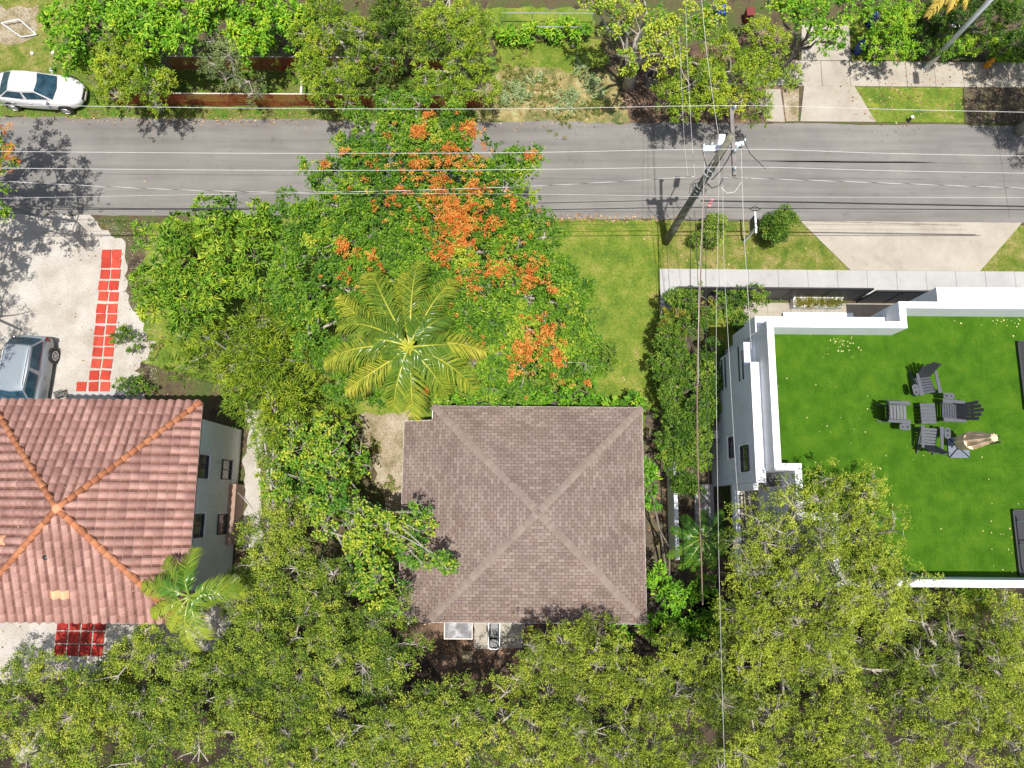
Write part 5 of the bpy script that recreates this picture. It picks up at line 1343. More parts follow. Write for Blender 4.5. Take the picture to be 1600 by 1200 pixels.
def make_tree(name, label, cat, species, lobes, ztop, base=None, group=None, trunk_r=None, cover=1.0, relief=.75, tint=.5, flowers=None, bare=.05, depth=.55, over=None, dz=.55, thick=None, trunkname='trunk'):
    """lobes: list of (px,py,r_px[,dz]) as they show in the photo at about height ztop"""
    sp = dict(SP[species]);
    if over: sp.update(over)
    Lb = []
    for l in lobes:
        z = ztop + (l[3] if len(l) > 3 else 0) + random.uniform(-.5, .5) * dz
        p = P(l[0], l[1], z * .92); r = l[2] * (CAMH - z) / F
        Lb.append((p.x, p.y, z, r))
    cx = sum(l[0] * l[3] for l in Lb) / sum(l[3] for l in Lb); cy = sum(l[1] * l[3] for l in Lb) / sum(l[3] for l in Lb)
    if base is not None:
        bp = P(*base); cx, cy = bp.x, bp.y
    t = empty(name, (cx, cy, 0), 0, label, cat, group)
    tr_ = trunk_r or min(.3, .06 + .035 * ztop)
    C, N, TT, segs = [], [], [], []
    fork = Vector((cx + random.gauss(0, .15) * min(1, ztop / 4), cy + random.gauss(0, .15) * min(1, ztop / 4), ztop * .38))
    base_v = Vector((cx, cy, -.05))
    mid = (base_v + fork) / 2 + Vector((random.gauss(0, .1), random.gauss(0, .1), 0)) * min(1, ztop / 4)
    trunk = MB().tube([base_v, mid, fork], [tr_ * 1.25, tr_, tr_ * .85], 10)
    ph = rng.uniform(0, 6.28, 6)
    rc0 = sp.get('rc', .55)
    for (lx, ly, lz, lr) in Lb:
        th_ = thick or (lr * depth)
        cen = Vector((lx, ly, max(.15, lz - th_ - .35 * min(1, lr))))
        a = fork; b = cen; q1 = a.lerp(b, .35) + Vector((random.gauss(0, .2), random.gauss(0, .2), .1)); q2 = a.lerp(b, .7) + Vector((random.gauss(0, .2), random.gauss(0, .2), .05))
        rr = tr_ * (.30 + .25 * min(1, lr / 2))
        for (u, v, ra, rb) in ((a, q1, rr, rr * .85), (q1, q2, rr * .85, rr * .65), (q2, b, rr * .65, rr * .5)): segs.append((*u, *v, ra, rb))
        rc = min(rc0, lr * .6)
        nc = max(3, int(1.12 * (lr / rc) ** 2 * min(1.1, cover ** .5)))
        cc = []
        for k in range(nc * 6):
            if len(cc) >= nc: break
            an = random.uniform(0, 2 * math.pi); u = math.sqrt(random.random())
            ed = 1 + .13 * math.sin(3 * an + ph[0]) + .10 * math.sin(5 * an + ph[1])
            x = lx + u * lr * ed * math.cos(an); y = ly + u * lr * ed * math.sin(an)
            if any((x - q[0]) ** 2 + (y - q[1]) ** 2 < (rc * 1.0) ** 2 for q in cc): continue
            z = lz - th_ + th_ * math.sqrt(max(0, 1 - u * u)) + random.triangular(-1.9, .55, .05) * relief
            cc.append((x, y, max(z, rc * .5), rc * random.uniform(.6, 1.25), random.gauss(0, .13)))
        for (x, y, z, r, tj) in cc:
            node = Vector((x, y, z - r * .45))
            mdp = cen.lerp(node, .5) + Vector((random.gauss(0, .1), random.gauss(0, .1), random.gauss(-.05, .06)))
            segs.append((*cen, *mdp, rr * .30, rr * .2)); segs.append((*mdp, *node, rr * .2, rr * .12))
            n = max(4, int(math.pi * r * r * sp['dens'] * cover * 1.25))
            dv = rng.normal(size=(n, 3)); dv[:, 2] = np.abs(dv[:, 2]) * .9 - .18; dv = nrm(dv)
            rad = r * rng.uniform(.45, 1.05, n) ** .6
            cpt = np.array([x, y, z - r * .35]) + dv * rad[:, None] * np.array([1, 1, .8])
            cpt[:, 2] = np.maximum(cpt[:, 2], .08)
            C.append(cpt); N.append(nrm(dv + UP * .35))
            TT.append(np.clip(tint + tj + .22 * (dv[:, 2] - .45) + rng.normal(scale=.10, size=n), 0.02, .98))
            for j in range(0, n, 2):
                p = cpt[j]; segs.append((*node, *p, .011, .005))
            if random.random() < bare * 2.2:
                dirv = nrm(np.array([random.gauss(0, 1), random.gauss(0, 1), random.gauss(.2, .25)])); p = np.array(node) + np.array([0, 0, r * .35])
                for _k in range(random.randint(1, 3)):
                    d1 = nrm(dirv + rng.normal(scale=.35, size=3)); L1 = r * random.uniform(.8, 1.7); e1 = p + d1 * L1 * .5 + rng.normal(scale=.05, size=3); e2 = e1 + nrm(d1 + rng.normal(scale=.35, size=3)) * L1 * .5
                    segs.append((*p, *e1, .020, .014)); segs.append((*e1, *e2, .014, .006))
                    for _ in range(4):
                        u_ = random.random(); s0 = e1 + (e2 - e1) * u_; s1 = s0 + nrm(d1 + rng.normal(scale=.8, size=3)) * random.uniform(.12, .4)
                        segs.append((*s0, *s1, .008, .004))
        # under storey of the lobe closes the view to the ground
        n = int(math.pi * lr * lr * sp['dens'] * .12 * cover)
        if n > 3:
            an = rng.uniform(0, 6.28, n); u = np.sqrt(rng.random(n)) * lr * .9
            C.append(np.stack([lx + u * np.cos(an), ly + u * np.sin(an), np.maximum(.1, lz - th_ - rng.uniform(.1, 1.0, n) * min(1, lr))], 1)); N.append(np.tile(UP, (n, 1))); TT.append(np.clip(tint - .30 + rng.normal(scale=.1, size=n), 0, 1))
    V, T = twigs_mesh(segs)
    to = trunk.build(trunkname, sp['bark'], t, smooth=True)
    bo_ = link('branches', np_mesh('branches', V, T, sp['bark']), t)
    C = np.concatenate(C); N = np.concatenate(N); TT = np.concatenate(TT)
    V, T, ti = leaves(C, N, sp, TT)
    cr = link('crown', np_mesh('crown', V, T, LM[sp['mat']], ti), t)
    if flowers:
        FC = []
        for (px, py, rp, n) in flowers:
            p = P(px, py, ztop); r = rp * (CAMH - ztop) / F
            x = rng.normal(p.x, r * .5, n); y = rng.normal(p.y, r * .5, n)
            # sit on the local canopy top
            d2 = (x[:, None] - C[None, :, 0]) ** 2 + (y[:, None] - C[None, :, 1]) ** 2
            zz = np.where(d2 < .16, C[None, :, 2], -9).max(1); zz = np.where(zz < 0, ztop * .93, zz)
            FC.append(np.stack([x, y, zz + .14 + rng.uniform(0, .12, n)], 1))
        FC = np.concatenate(FC)
        spf = dict(axes=6, per=3, axlen=.13, focus=.5, L=.062, W=.050, fwd=.6, side=.8, rnd=.4, jit=.035)
        V, T, ti = leaves(FC, np.tile(UP, (len(FC), 1)), spf, rng.uniform(.05, .9, len(FC)))
        link('blossoms', np_mesh('blossoms', V, T, LM['flower'], ti), t)
    return t

def frond_mesh(L, rise, droop, nleaf, ll, lw, matname, yellow, curl_side=0.0, sag=.5, gap0=.16):
    """frond along +X from the origin, arching; blades hang from the rachis"""
    def pt(t): return np.array([L * t * (1 - .10 * t), curl_side * L * t * t, rise * L * t - droop * L * t ** 2.2])
    V = []; T = []; ti = []
    # rachis
    ts = np.linspace(0, 1, 11); rp = [pt(t) for t in ts]
    for i in range(10):
        a, b = rp[i], rp[i + 1]; w = .035 * (1 - ts[i]) + .008; w2 = .035 * (1 - ts[i + 1]) + .008
        k = len(V); V += [a + [0, w, 0], a - [0, w, 0], a + [0, 0, w], b + [0, w2, 0], b - [0, w2, 0], b + [0, 0, w2]]
        T += [(k, k + 2, k + 5), (k, k + 5, k + 3), (k + 2, k + 1, k + 4), (k + 2, k + 4, k + 5)]; ti += [min(1, .62 + yellow * .25)] * 6
    for s in (-1, 1):
        for j in range(nleaf):
            t = gap0 + (1 - gap0) * (j + random.uniform(-.2, .2)) / nleaf; t = min(1, max(gap0, t))
            p = pt(t); d = pt(min(1.02, t + .02)) - pt(t - .02); d /= np.linalg.norm(d)
            sd = np.array([-d[1], d[0], 0]) * s; sd /= np.linalg.norm(sd)
            lf = ll * (math.sin(math.pi * (.14 + .80 * (t - gap0) / (1 - gap0))) ** .6) * random.uniform(.85, 1.1)
            fw = .45 + .75 * t
            dr = sd + d * fw + rng.normal(scale=.09, size=3) + np.array([0, 0, random.uniform(.0, .25)]); dr /= np.linalg.norm(dr)
            m = p + dr * lf * .5; e = p + dr * lf * .96 + np.array([0, 0, -sag * lf * random.uniform(.6, 1.2)])
            wv = np.cross(dr, sd * s * 1.0); wv = np.cross(dr, [0, 0, 1]); wv = wv / np.linalg.norm(wv) * lw * .5
            wv = wv + np.array([0, 0, random.gauss(0, lw * .3)])
            k = len(V); V += [p - wv * .5, p + wv * .5, m - wv, m + wv, e]
            T += [(k, k + 1, k + 3), (k, k + 3, k + 2), (k + 2, k + 3, k + 4)]
            c = np.clip(yellow + .35 * (t - .4) * (yellow > .3) + random.gauss(0, .1), 0, 1); ti += [c, c, c, c, min(1, c + .12)]
    return np_mesh('frond', np.array(V), np.array(T), LM[matname], np.array(ti))

def palm(name, label, center, zc, tips, matname, ll, lw, nleaf, base=None, trunk_r=.14, yel=(.35, .8), drop=1.1):
    c = P(center[0], center[1], zc); b = P(*base) if base else Vector((c.x, c.y, 0))
    t = empty(name, (b.x, b.y, 0), 0, label, 'palm')
    tp = [Vector((b.x, b.y, -.05)), Vector((b.x, b.y, 0)).lerp(c, .5) + Vector((.1, -.1, 0)), c - Vector((0, 0, .1))]
    tm = MB(); N_ = 14; pts = []; rs = []
    for i in range(N_ + 1):
        u = i / N_; p = tp[0] * (1 - u) ** 2 + 2 * tp[1] * u * (1 - u) + tp[2] * u * u; pts.append(p); rs.append(trunk_r * (1.25 - .4 * u) * (1 + .06 * (i % 2)))
    tm.tube(pts, rs, 12); tm.build('trunk', G_bark, t, smooth=True)
    for i, tip in enumerate(tips):
        px, py = tip[0], tip[1]; old = tip[2] if len(tip) > 2 else random.random()
        zt = zc - drop * (.2 + 1.1 * old)
        q = P(px, py, zt); v = q - c; az = math.atan2(v.y, v.x); L = math.hypot(v.x, v.y) * 1.08
        rise = .55 * (1 - old) + .18; dp = rise + (zc - zt) / L
        me = frond_mesh(L, rise, dp, nleaf, ll, lw, matname, yel[0] + (yel[1] - yel[0]) * old * random.uniform(.8, 1.1), random.gauss(0, .13), sag=.35 + .5 * old)
        o = bpy.data.objects.new('frond', me); COL.objects.link(o); o.parent = t
        o.location = (c.x - b.x, c.y - b.y, zc + .02 * i - .1); o.rotation_euler = (0, 0, az)
    MB().lathe((c.x, c.y, zc - .35), [(.12, 0), (.18, .15), (.12, .35), (.03, .5)], 10).build('crown_shaft', G_bark, t, smooth=True)
    return t

TR = 'garden tree'
# --- north side, left to right
make_tree('broadleaf_tree', 'bright green large leaved tree at the top left corner', TR, 'bright', [(140, 25, 52), (215, 45, 48), (285, 20, 55), (105, 55, 32), (120, 90, 24, -1), (190, -10, 60), (255, 62, 30)], 5.2, tint=.55)
make_tree('broadleaf_tree', 'olive yellow tree between the white sedan and the red mesh fence', TR, 'yellow', [(175, 85, 48), (215, 112, 50), (150, 118, 34, -.6), (205, 60, 36), (240, 128, 26, -.5), (128, 108, 24, -1)], 4.6, tint=.42, over=dict(mat='yellow'))
make_tree('small_tree', 'grey green fine leaved small tree in front of the rear mesh fence', TR, 'grey', [(345, 60, 42), (362, 105, 34, -.4), (385, 120, 24, -.8), (330, 95, 26, -.4)], 4.2, tint=.4, bare=.25)
make_tree('broadleaf_tree', 'vivid green broad leaved tree at the top, left of the yellowish ones', TR, 'bright', [(425, 25, 52), (400, 65, 36, -.4), (460, 55, 28, -.4), (430, -20, 50), (370, -10, 55), (330, -5, 40)], 5.0, tint=.65)
make_tree('garden_tree', 'yellow green tree over the middle of the red mesh fence', TR, 'yellow', [(500, 40, 48), (520, 88, 42), (475, 95, 30, -.5), (540, 125, 34, -.4), (500, 130, 24, -.6), (560, 60, 30), (520, -10, 50)], 5.0, tint=.36)
make_tree('garden_tree', 'dark narrow leaved shrub tree right of the yellow green one by the mesh fence', TR, 'dark_bamboo', [(610, 55, 44), (650, 78, 34, -.3), (590, 95, 26, -.5), (630, 15, 46), (600, -20, 50)], 4.5, tint=.6)
make_tree('garden_tree', 'yellow tipped tree at the right end of the mesh fences', TR, 'yellow', [(705, 35, 48), (725, 80, 44), (690, 120, 36, -.4), (735, 130, 34, -.5), (750, 45, 30), (665, 115, 24, -.6), (700, -20, 50)], 5.0, tint=.40)
make_tree('lime_tree', 'lime yellow broad leaved tree with open branches at the top centre', TR, 'lime', [(960, 20, 40), (1005, 45, 46), (1050, 30, 42), (1040, 78, 34), (930, 5, 26), (975, 75, 24), (1090, 15, 36), (1010, -20, 50), (977, 122, 10, -1)], 6.0, tint=.66, cover=.8, bare=.15)
make_tree('broadleaf_tree', 'fine leaved yellow green street tree left of the concrete driveway', TR, 'yellow', [(1085, 120, 52), (1150, 95, 56), (1110, 155, 34, -.5), (1195, 75, 44), (1055, 150, 26, -.7), (1060, 95, 34), (1165, 150, 32, -.6), (1215, 115, 28, -.6), (1190, 172, 16, -1.4), (1115, 60, 36)], 5.0, tint=.44, base=(1120, 150))
make_tree('broadleaf_tree', 'green tree overhanging the top of the concrete driveway', TR, 'bright', [(1285, 15, 40), (1308, 45, 24, -.3), (1225, 5, 38), (1330, 5, 26), (1255, -15, 40), (1300, 68, 12, -.5)], 5.5, tint=.5, over=dict(L=.15, W=.07))
make_tree('garden_shrub', 'rounded leafy shrub on the small lawn right of the concrete driveway', 'shrub', 'boxy', [(1395, 35, 36), (1382, 66, 27), (1412, 72, 20), (1425, 25, 30), (1400, -5, 40)], 2.6, tint=.62, relief=.5)
make_tree('hedge', 'clipped bright green hedge beside the street lamp at the top right', 'hedge', 'boxy', [(1500, 60, 24), (1535, 54, 30), (1575, 62, 28), (1605, 60, 28), (1640, 60, 30), (1480, 78, 12)], 1.7, tint=.62, relief=.3, dz=.15, depth=.7)
make_tree('hedge', 'dark green hedge end left of the street lamp', 'hedge', 'hedge', [(1465, 70, 24), (1452, 45, 20), (1475, 40, 22)], 1.7, tint=.3, relief=.3, dz=.15)
make_tree('broadleaf_tree', 'dark green tree in the top right corner behind the clipped hedge', TR, 'hedge', [(1560, 12, 46), (1610, 25, 44), (1510, 2, 34), (1480, 12, 26)], 3.5, tint=.35)
palm('garden_palm', 'yellowing palm fronds at the top edge left of the street lamp', (1495, -30), 4.0, [(1450, 25, .9), (1466, 10, .8), (1490, 18, .9), (1512, 12, .7), (1440, -30, .6), (1530, -60, .5), (1480, -90, .4)], 'palm', .42, .05, 24, yel=(.7, .95), drop=.8)
# off-frame trees that throw the shade on the left of the road and the drive
make_tree('flame_tree', 'leafy orange flecked tree reaching in over the left edge of the road', 'flame tree', 'poinciana', [(-55, 215, 62), (-20, 290, 40), (-95, 300, 70), (-140, 200, 80), (-150, 320, 80), (-30, 235, 36), (-75, 150, 50)], 7.5, tint=.6, base=(-80, 320), flowers=[(5, 232, 22, 12), (-20, 205, 30, 14), (2, 190, 16, 5)], cover=.55, over=dict(rc=.5))
make_tree('shade_tree', 'branches of an oak tree beyond the left edge shading the gravel drive', TR, 'oak', [(-190, 400, 62), (-160, 470, 56), (-175, 540, 52), (-110, 375, 30), (-240, 480, 90), (-120, 500, 26)], 7.0, tint=.5, cover=.5, base=(-150, 500))
make_tree('shade_tree', 'oak branches beyond the right end of the north verge', TR, 'oak', [(1690, 120, 60), (1720, 60, 70), (1760, 150, 60)], 6.0, tint=.5)
# --- the plot
make_tree('mango_tree', 'mango like tree with star shaped leaf rosettes beside the gravel drive', 'mango tree', 'mango', [(330, 365, 56), (275, 395, 46), (380, 345, 48), (245, 430, 36, -.4), (300, 440, 50), (360, 420, 54), (425, 370, 42), (342, 322, 34), (235, 470, 28, -.9), (270, 480, 34, -.6), (320, 480, 36, -.4), (420, 330, 28), (400, 400, 44), (228, 375, 24, -.6)], 5.6, tint=.52, base=(340, 430), relief=.9)
make_tree('bamboo_clump', 'yellow green thin leaved clump between the mango like tree and the tile roof house', 'bamboo', 'bamboo', [(360, 545, 52), (415, 510, 44), (400, 590, 50), (455, 560, 40), (320, 510, 30), (450, 610, 40), (380, 630, 30, -.4), (310, 555, 28, -.6), (430, 460, 34), (430, 650, 34), (280, 520, 22, -.8), (470, 500, 26)], 4.8, tint=.40, base=(400, 560), bare=.1, cover=1.15)
pf = [(655, 212, 14, 34), (735, 208, 14, 30), (700, 250, 30, 44), (650, 262, 24, 26), (740, 300, 22, 34), (718, 345, 30, 120), (700, 320, 30, 40), (725, 375, 22, 40), (540, 388, 16, 26), (580, 398, 10, 10), (778, 420, 18, 26), (830, 432, 24, 40), (855, 515, 26, 44), (820, 545, 22, 44), (870, 560, 14, 20), (800, 580, 12, 14), (690, 400, 20, 30), (770, 355, 16, 16), (830, 250, 10, 12), (540, 235, 10, 8), (512, 262, 8, 8), (625, 300, 18, 12), (600, 320, 24, 10), (670, 180, 10, 12), (920, 597, 8, 5), (800, 320, 20, 16), (740, 440, 30, 18), (865, 455, 8, 8), (665, 610, 14, 6), (680, 285, 34, 36), (755, 330, 26, 22), (600, 260, 60, 30), (700, 470, 90, 30), (820, 400, 60, 30), (560, 420, 60, 14), (740, 240, 50, 30), (850, 560, 50, 20), (690, 330, 60, 50)]
make_tree('flame_tree', 'wide spreading flame tree covered in orange red blossoms in the middle of the plot', 'flame tree', 'poinciana',
          [(560, 248, 50), (620, 215, 44), (680, 250, 56), (745, 245, 50), (800, 262, 34), (600, 300, 56), (520, 315, 46), (670, 320, 60), (750, 320, 56), (812, 320, 32), (560, 370, 56), (490, 385, 44), (640, 390, 60), (720, 400, 60), (800, 390, 46), (850, 370, 28), (470, 450, 44), (540, 450, 54), (640, 480, 60), (740, 480, 56), (820, 460, 52), (880, 440, 38), (900, 480, 28), (850, 530, 50), (780, 550, 48), (480, 520, 36), (540, 560, 40), (700, 580, 38), (880, 565, 34), (820, 580, 34, -.4), (540, 600, 26, -.4), (610, 180, 26), (650, 175, 18), (715, 185, 22), (560, 195, 12, -.2), (830, 255, 14), (460, 330, 20), (500, 262, 20), (925, 580, 20, -1), (765, 590, 28, -.4), (910, 530, 20, -.6), (600, 590, 34, -.4), (455, 400, 24)],
          6.4, tint=.36, base=(700, 450), flowers=pf, bare=.05, depth=.4, relief=.42, cover=1.3, trunk_r=.3)
palm('coconut_palm', 'tall coconut palm with yellowing fronds just north west of the brown shingle house', (641, 545), 8.2,
     [(553, 432, .75), (574, 424, .45), (623, 424, .9), (653, 404, .55), (708, 432, .5), (757, 530, .85), (753, 583, .7), (706, 612, .55), (655, 658, .75), (612, 645, .5), (552, 632, .85), (505, 582, .9), (508, 548, .6), (510, 492, .85), (548, 482, .45), (700, 492, .3), (590, 505, .2), (668, 500, .15), (600, 585, .3), (676, 570, .2), (630, 600, .35), (715, 555, .4), (570, 530, .35)], 'palm', .84, .030, 60, base=(655, 590), trunk_r=.16, yel=(.06, .70), drop=1.4)
make_tree('sea_grape_tree', 'lime green round leaved tree with long pale bare branches left of the brown house', TR, 'lime', [(470, 690, 40), (515, 670, 32), (500, 730, 42), (445, 740, 32), (540, 720, 24), (560, 785, 30), (600, 820, 30), (630, 850, 32), (560, 850, 36), (520, 800, 34), (655, 830, 16, .3), (480, 780, 30), (590, 890, 32), (660, 880, 14, .2), (628, 930, 20), (575, 930, 24), (690, 870, 8, .2), (700, 888, 7, .2), (652, 800, 12, .2)], 4.8, tint=.46, cover=.95, bare=.30, base=(540, 770), relief=.9, trunk_r=.13)
make_tree('garden_tree', 'mid green leafy understorey tree beneath the lime green round leaved one', TR, 'yellow', [(445, 690, 36), (495, 715, 40), (535, 750, 24), (475, 765, 38), (540, 820, 34), (590, 865, 28), (455, 640, 30), (500, 650, 22), (560, 900, 30), (425, 740, 22)], 3.4, tint=.34, base=(500, 800))
make_tree('oak_tree', 'fine leaved oak along the passage right of the tile roof house', TR, 'oak', [(420, 850, 46), (395, 900, 44), (455, 890, 46), (500, 930, 44), (430, 945, 46), (530, 970, 36), (375, 950, 36), (440, 800, 26), (400, 820, 18), (425, 700, 24, -1), (408, 660, 20, -1)], 5.2, tint=.42, base=(440, 880), bare=.1)
make_tree('oak_tree', 'spreading oak at the bottom left corner', TR, 'oak', [(40, 1120, 56), (110, 1080, 52), (60, 1180, 60), (175, 1060, 44), (150, 1130, 56), (15, 1075, 34), (-50, 1120, 60), (120, 1210, 60)], 6.0, tint=.52, base=(80, 1150), bare=.10)
make_tree('oak_tree', 'oak with crooked pale limbs below the dark red paver terrace', TR, 'oak', [(210, 1090, 50), (260, 1050, 50), (190, 1040, 26, -.6), (240, 1150, 54), (310, 1100, 52), (320, 1040, 40), (200, 1200, 50), (300, 1180, 54), (225, 985, 24, -.5), (205, 1015, 20, -.8), (360, 1150, 44)], 5.8, tint=.50, base=(270, 1120), bare=.16)
make_tree('oak_tree', 'oak between the small palm and the back corner of the brown house', TR, 'oak', [(400, 1010, 46), (455, 1000, 50), (520, 1020, 48), (570, 1000, 40), (430, 1070, 52), (500, 1080, 54), (570, 1070, 46), (610, 1030, 36), (640, 1005, 22, -.4), (380, 1080, 36), (355, 1030, 30), (620, 960, 22, -.8)], 5.8, tint=.40, base=(490, 1050), bare=.12)
make_tree('oak_tree', 'oak at the bottom edge left of the shaded back yard', TR, 'oak', [(420, 1150, 50), (490, 1150, 52), (560, 1140, 46), (600, 1110, 36), (450, 1210, 60), (540, 1210, 60), (620, 1170, 40)], 6.0, tint=.5, base=(500, 1170), bare=.12)
make_tree('oak_tree', 'oak at the bottom edge below the shaded back yard', TR, 'oak', [(660, 1120, 36), (700, 1160, 46), (770, 1140, 44), (740, 1200, 56), (640, 1200, 50), (680, 1085, 22, -.4), (705, 1070, 20, -.6), (790, 1085, 26, -.5), (810, 1110, 34), (745, 1100, 24, -.6), (840, 1190, 50)], 6.0, tint=.52, base=(740, 1170), bare=.10)
make_tree('black_olive_tree', 'yellow olive coloured tree touching the back eave of the brown house', TR, 'olive', [(850, 1018, 36), (900, 1026, 42), (955, 1024, 34), (870, 1050, 44), (930, 1060, 46), (890, 1100, 44), (830, 1006, 20), (970, 1050, 26), (825, 1055, 22, -.3), (980, 1090, 34)], 5.6, tint=.46, base=(900, 1050), bare=.14)
make_tree('black_olive_tree', 'yellow olive coloured tree at the bottom centre of the picture', TR, 'olive', [(1000, 1130, 46), (930, 1150, 50), (870, 1150, 40), (960, 1210, 60), (1060, 1160, 50), (880, 1215, 50), (1050, 1215, 50)], 6.0, tint=.42, base=(960, 1170), bare=.12)
make_tree('black_olive_tree', 'feathery olive tree behind the south east corner of the brown house', TR, 'olive', [(1045, 1025, 36), (1085, 1035, 42), (1030, 1060, 42), (1100, 1080, 46), (1060, 1110, 38), (1120, 1030, 30)], 5.8, tint=.48, base=(1070, 1060), bare=.12)
make_tree('black_olive_tree', 'feathery yellow tree growing over the corner of the roof lawn', TR, 'olive', [(1245, 800, 36), (1300, 785, 46), (1350, 800, 40), (1330, 840, 48), (1385, 830, 26), (1270, 850, 34), (1350, 770, 24), (1215, 830, 26), (1180, 810, 24, -.4), (1340, 880, 40), (1150, 850, 28, -.4), (1200, 870, 40), (1235, 760, 16, -.2), (1300, 895, 30), (1240, 895, 34)], 8.6, tint=.46, base=(1180, 870), bare=.2, cover=.85, relief=.9)
make_tree('black_olive_tree', 'dense yellow olive tree right below the recessed terrace of the white house', TR, 'olive', [(1180, 930, 44), (1240, 940, 50), (1300, 930, 44), (1360, 905, 40, .8), (1400, 895, 30, .8), (1432, 900, 16, .8), (1310, 905, 34, .8), (1200, 990, 48), (1270, 1000, 50), (1340, 970, 44), (1160, 960, 34), (1390, 940, 36)], 7.6, tint=.46, base=(1230, 940), bare=.14)
make_tree('black_olive_tree', 'broad yellow olive tree at the bottom edge right of the picture centre', TR, 'olive', [(1160, 1050, 50), (1230, 1060, 52), (1300, 1060, 50), (1180, 1120, 52), (1260, 1130, 54), (1140, 1180, 54), (1220, 1200, 60), (1310, 1200, 60), (1350, 1130, 44), (1300, 1020, 34), (1330, 1090, 34)], 7.0, cover=1.12, tint=.44, base=(1220, 1110), bare=.14)
make_tree('black_olive_tree', 'olive tree with dead twig tangles below the south parapet of the white house', TR, 'olive', [(1400, 1000, 44), (1450, 975, 40), (1500, 970, 40), (1370, 1050, 46), (1440, 1050, 50), (1500, 1040, 44), (1410, 1110, 48), (1470, 1120, 50), (1420, 1190, 60), (1430, 935, 26, -.6), (1500, 935, 24, -1)], 6.8, tint=.40, base=(1440, 1050), bare=.30)
make_tree('black_olive_tree', 'olive tree at the bottom right corner', TR, 'olive', [(1560, 970, 40), (1600, 1010, 46), (1550, 1040, 36), (1570, 1110, 50), (1530, 1170, 54), (1610, 1180, 60), (1640, 960, 50), (1660, 1080, 60), (1545, 935, 20, -1)], 6.6, tint=.44, base=(1590, 1080), bare=.22)
palm('feather_palm', 'small glossy green palm at the back corner of the tile roof house', (297, 932), 7.0, [(291, 858, .5), (262, 868, .45), (218, 905, .7), (232, 960, .9), (262, 985, .9), (290, 1018, .8), (330, 1000, .6), (372, 898, .5), (385, 915, .6), (300, 880, .2), (250, 895, .3), (330, 950, .5)], 'green_palm', .60, .046, 32, trunk_r=.11, yel=(.35, .95), drop=.8)
palm('feather_palm', 'dark green palm in the narrow yard between the brown house and the white house', (1098, 840), 3.2, [(1048, 838, .5), (1040, 868, .8), (1062, 808, .4), (1095, 795, .5), (1128, 795, .5), (1140, 822, .6), (1135, 862, .6), (1092, 895, .7), (1060, 890, .8), (1118, 890, .7)], 'green_palm', .40, .05, 24, trunk_r=.09, yel=(.15, .45), drop=.6)
# hedge and shrubs along the white house
make_tree('boundary_hedge', 'long leafy hedge filling the strip between the lawn and the white house', 'hedge', 'hedge', [(1060, 470, 24), (1085, 500, 26), (1055, 520, 24), (1070, 560, 30), (1095, 590, 30), (1060, 600, 26), (1085, 640, 30), (1110, 560, 24), (1105, 620, 22), (1065, 660, 26), (1085, 690, 28), (1060, 705, 24), (1085, 735, 26), (1070, 765, 18), (1120, 590, 16), (1135, 590, 14, .4), (1044, 560, 18), (1042, 590, 16), (1042, 620, 16), (1046, 650, 16), (1048, 690, 18), (1048, 720, 16), (1045, 530, 16)], 2.5, tint=.44, relief=.5, depth=.8, cover=1.8)
make_tree('croton_shrub', 'yellow leaved shrub at the road end of the side hedge', 'shrub', 'croton', [(1062, 480, 18), (1045, 500, 14), (1075, 500, 14), (1103, 480, 10), (1110, 500, 9)], 2.7, tint=.55, depth=.9)
make_tree('front_hedge', 'dark green clipped hedge behind the slat fence at the front of the white house', 'hedge', 'hedge', [(1068, 456, 12), (1095, 458, 12), (1125, 468, 20), (1145, 470, 20), (1172, 466, 20), (1185, 462, 14)], 2.0, tint=.5, relief=.3, depth=.9, dz=.1)
make_tree('side_shrub', 'light green seedling bushes at the south east corner of the brown house', 'shrub', 'bright', [(1018, 735, 12), (1020, 775, 10), (1025, 910, 16), (1040, 935, 22), (1075, 960, 24), (1100, 925, 26), (1060, 990, 22), (1020, 970, 14), (975, 985, 12), (1105, 975, 20)], 2.6, tint=.4, relief=.5)
make_tree('verge_shrub', 'small round bush on the verge beside the utility pole', 'shrub', 'hedge', [(1113, 357, 17), (1122, 345, 10), (1105, 368, 11), (1113, 357, 14, -.5)], 1.6, over=dict(dens=75, rc=.28, L=.09, W=.045), cover=1.5, tint=.72, depth=1.1, relief=.2, dz=.1, base=(1108, 372))
make_tree('verge_shrub', 'small round bush on the verge left of the concrete driveway apron', 'shrub', 'hedge', [(1222, 352, 19), (1232, 340, 13), (1210, 362, 12), (1226, 330, 8), (1222, 352, 16, -.5)], 1.7, over=dict(dens=75, rc=.30, L=.09, W=.045), cover=1.5, tint=.55, depth=1.1, relief=.2, dz=.1, base=(1216, 374))
make_tree('drive_shrub', 'small dark shrub growing over the red pavers', 'shrub', 'hedge', [(185, 525, 10), (202, 530, 12), (190, 515, 8)], .8, tint=.45, depth=.9, relief=.1, dz=.1)
make_tree('drive_shrub', 'small shrub beside the doorstep of the tile roof house', 'shrub', 'hedge', [(202, 610, 14), (222, 600, 12), (190, 600, 8)], .9, tint=.4, depth=.9, relief=.1, dz=.1)
make_tree('lawn_shrub', 'dark seedling on the lawn at the right of the flame tree', 'shrub', 'hedge', [(950, 560, 14), (938, 545, 9)], .8, tint=.4, depth=.9, relief=.1, dz=.1)
make_tree('low_bushes', 'low green bushes along the north wall of the brown shingle house', 'shrub', 'bright', [(700, 625, 16), (740, 628, 15), (790, 625, 18), (840, 622, 18), (880, 620, 20), (920, 618, 18), (945, 622, 12), (990, 632, 10)], 1.6, tint=.38, relief=.3, dz=.3)
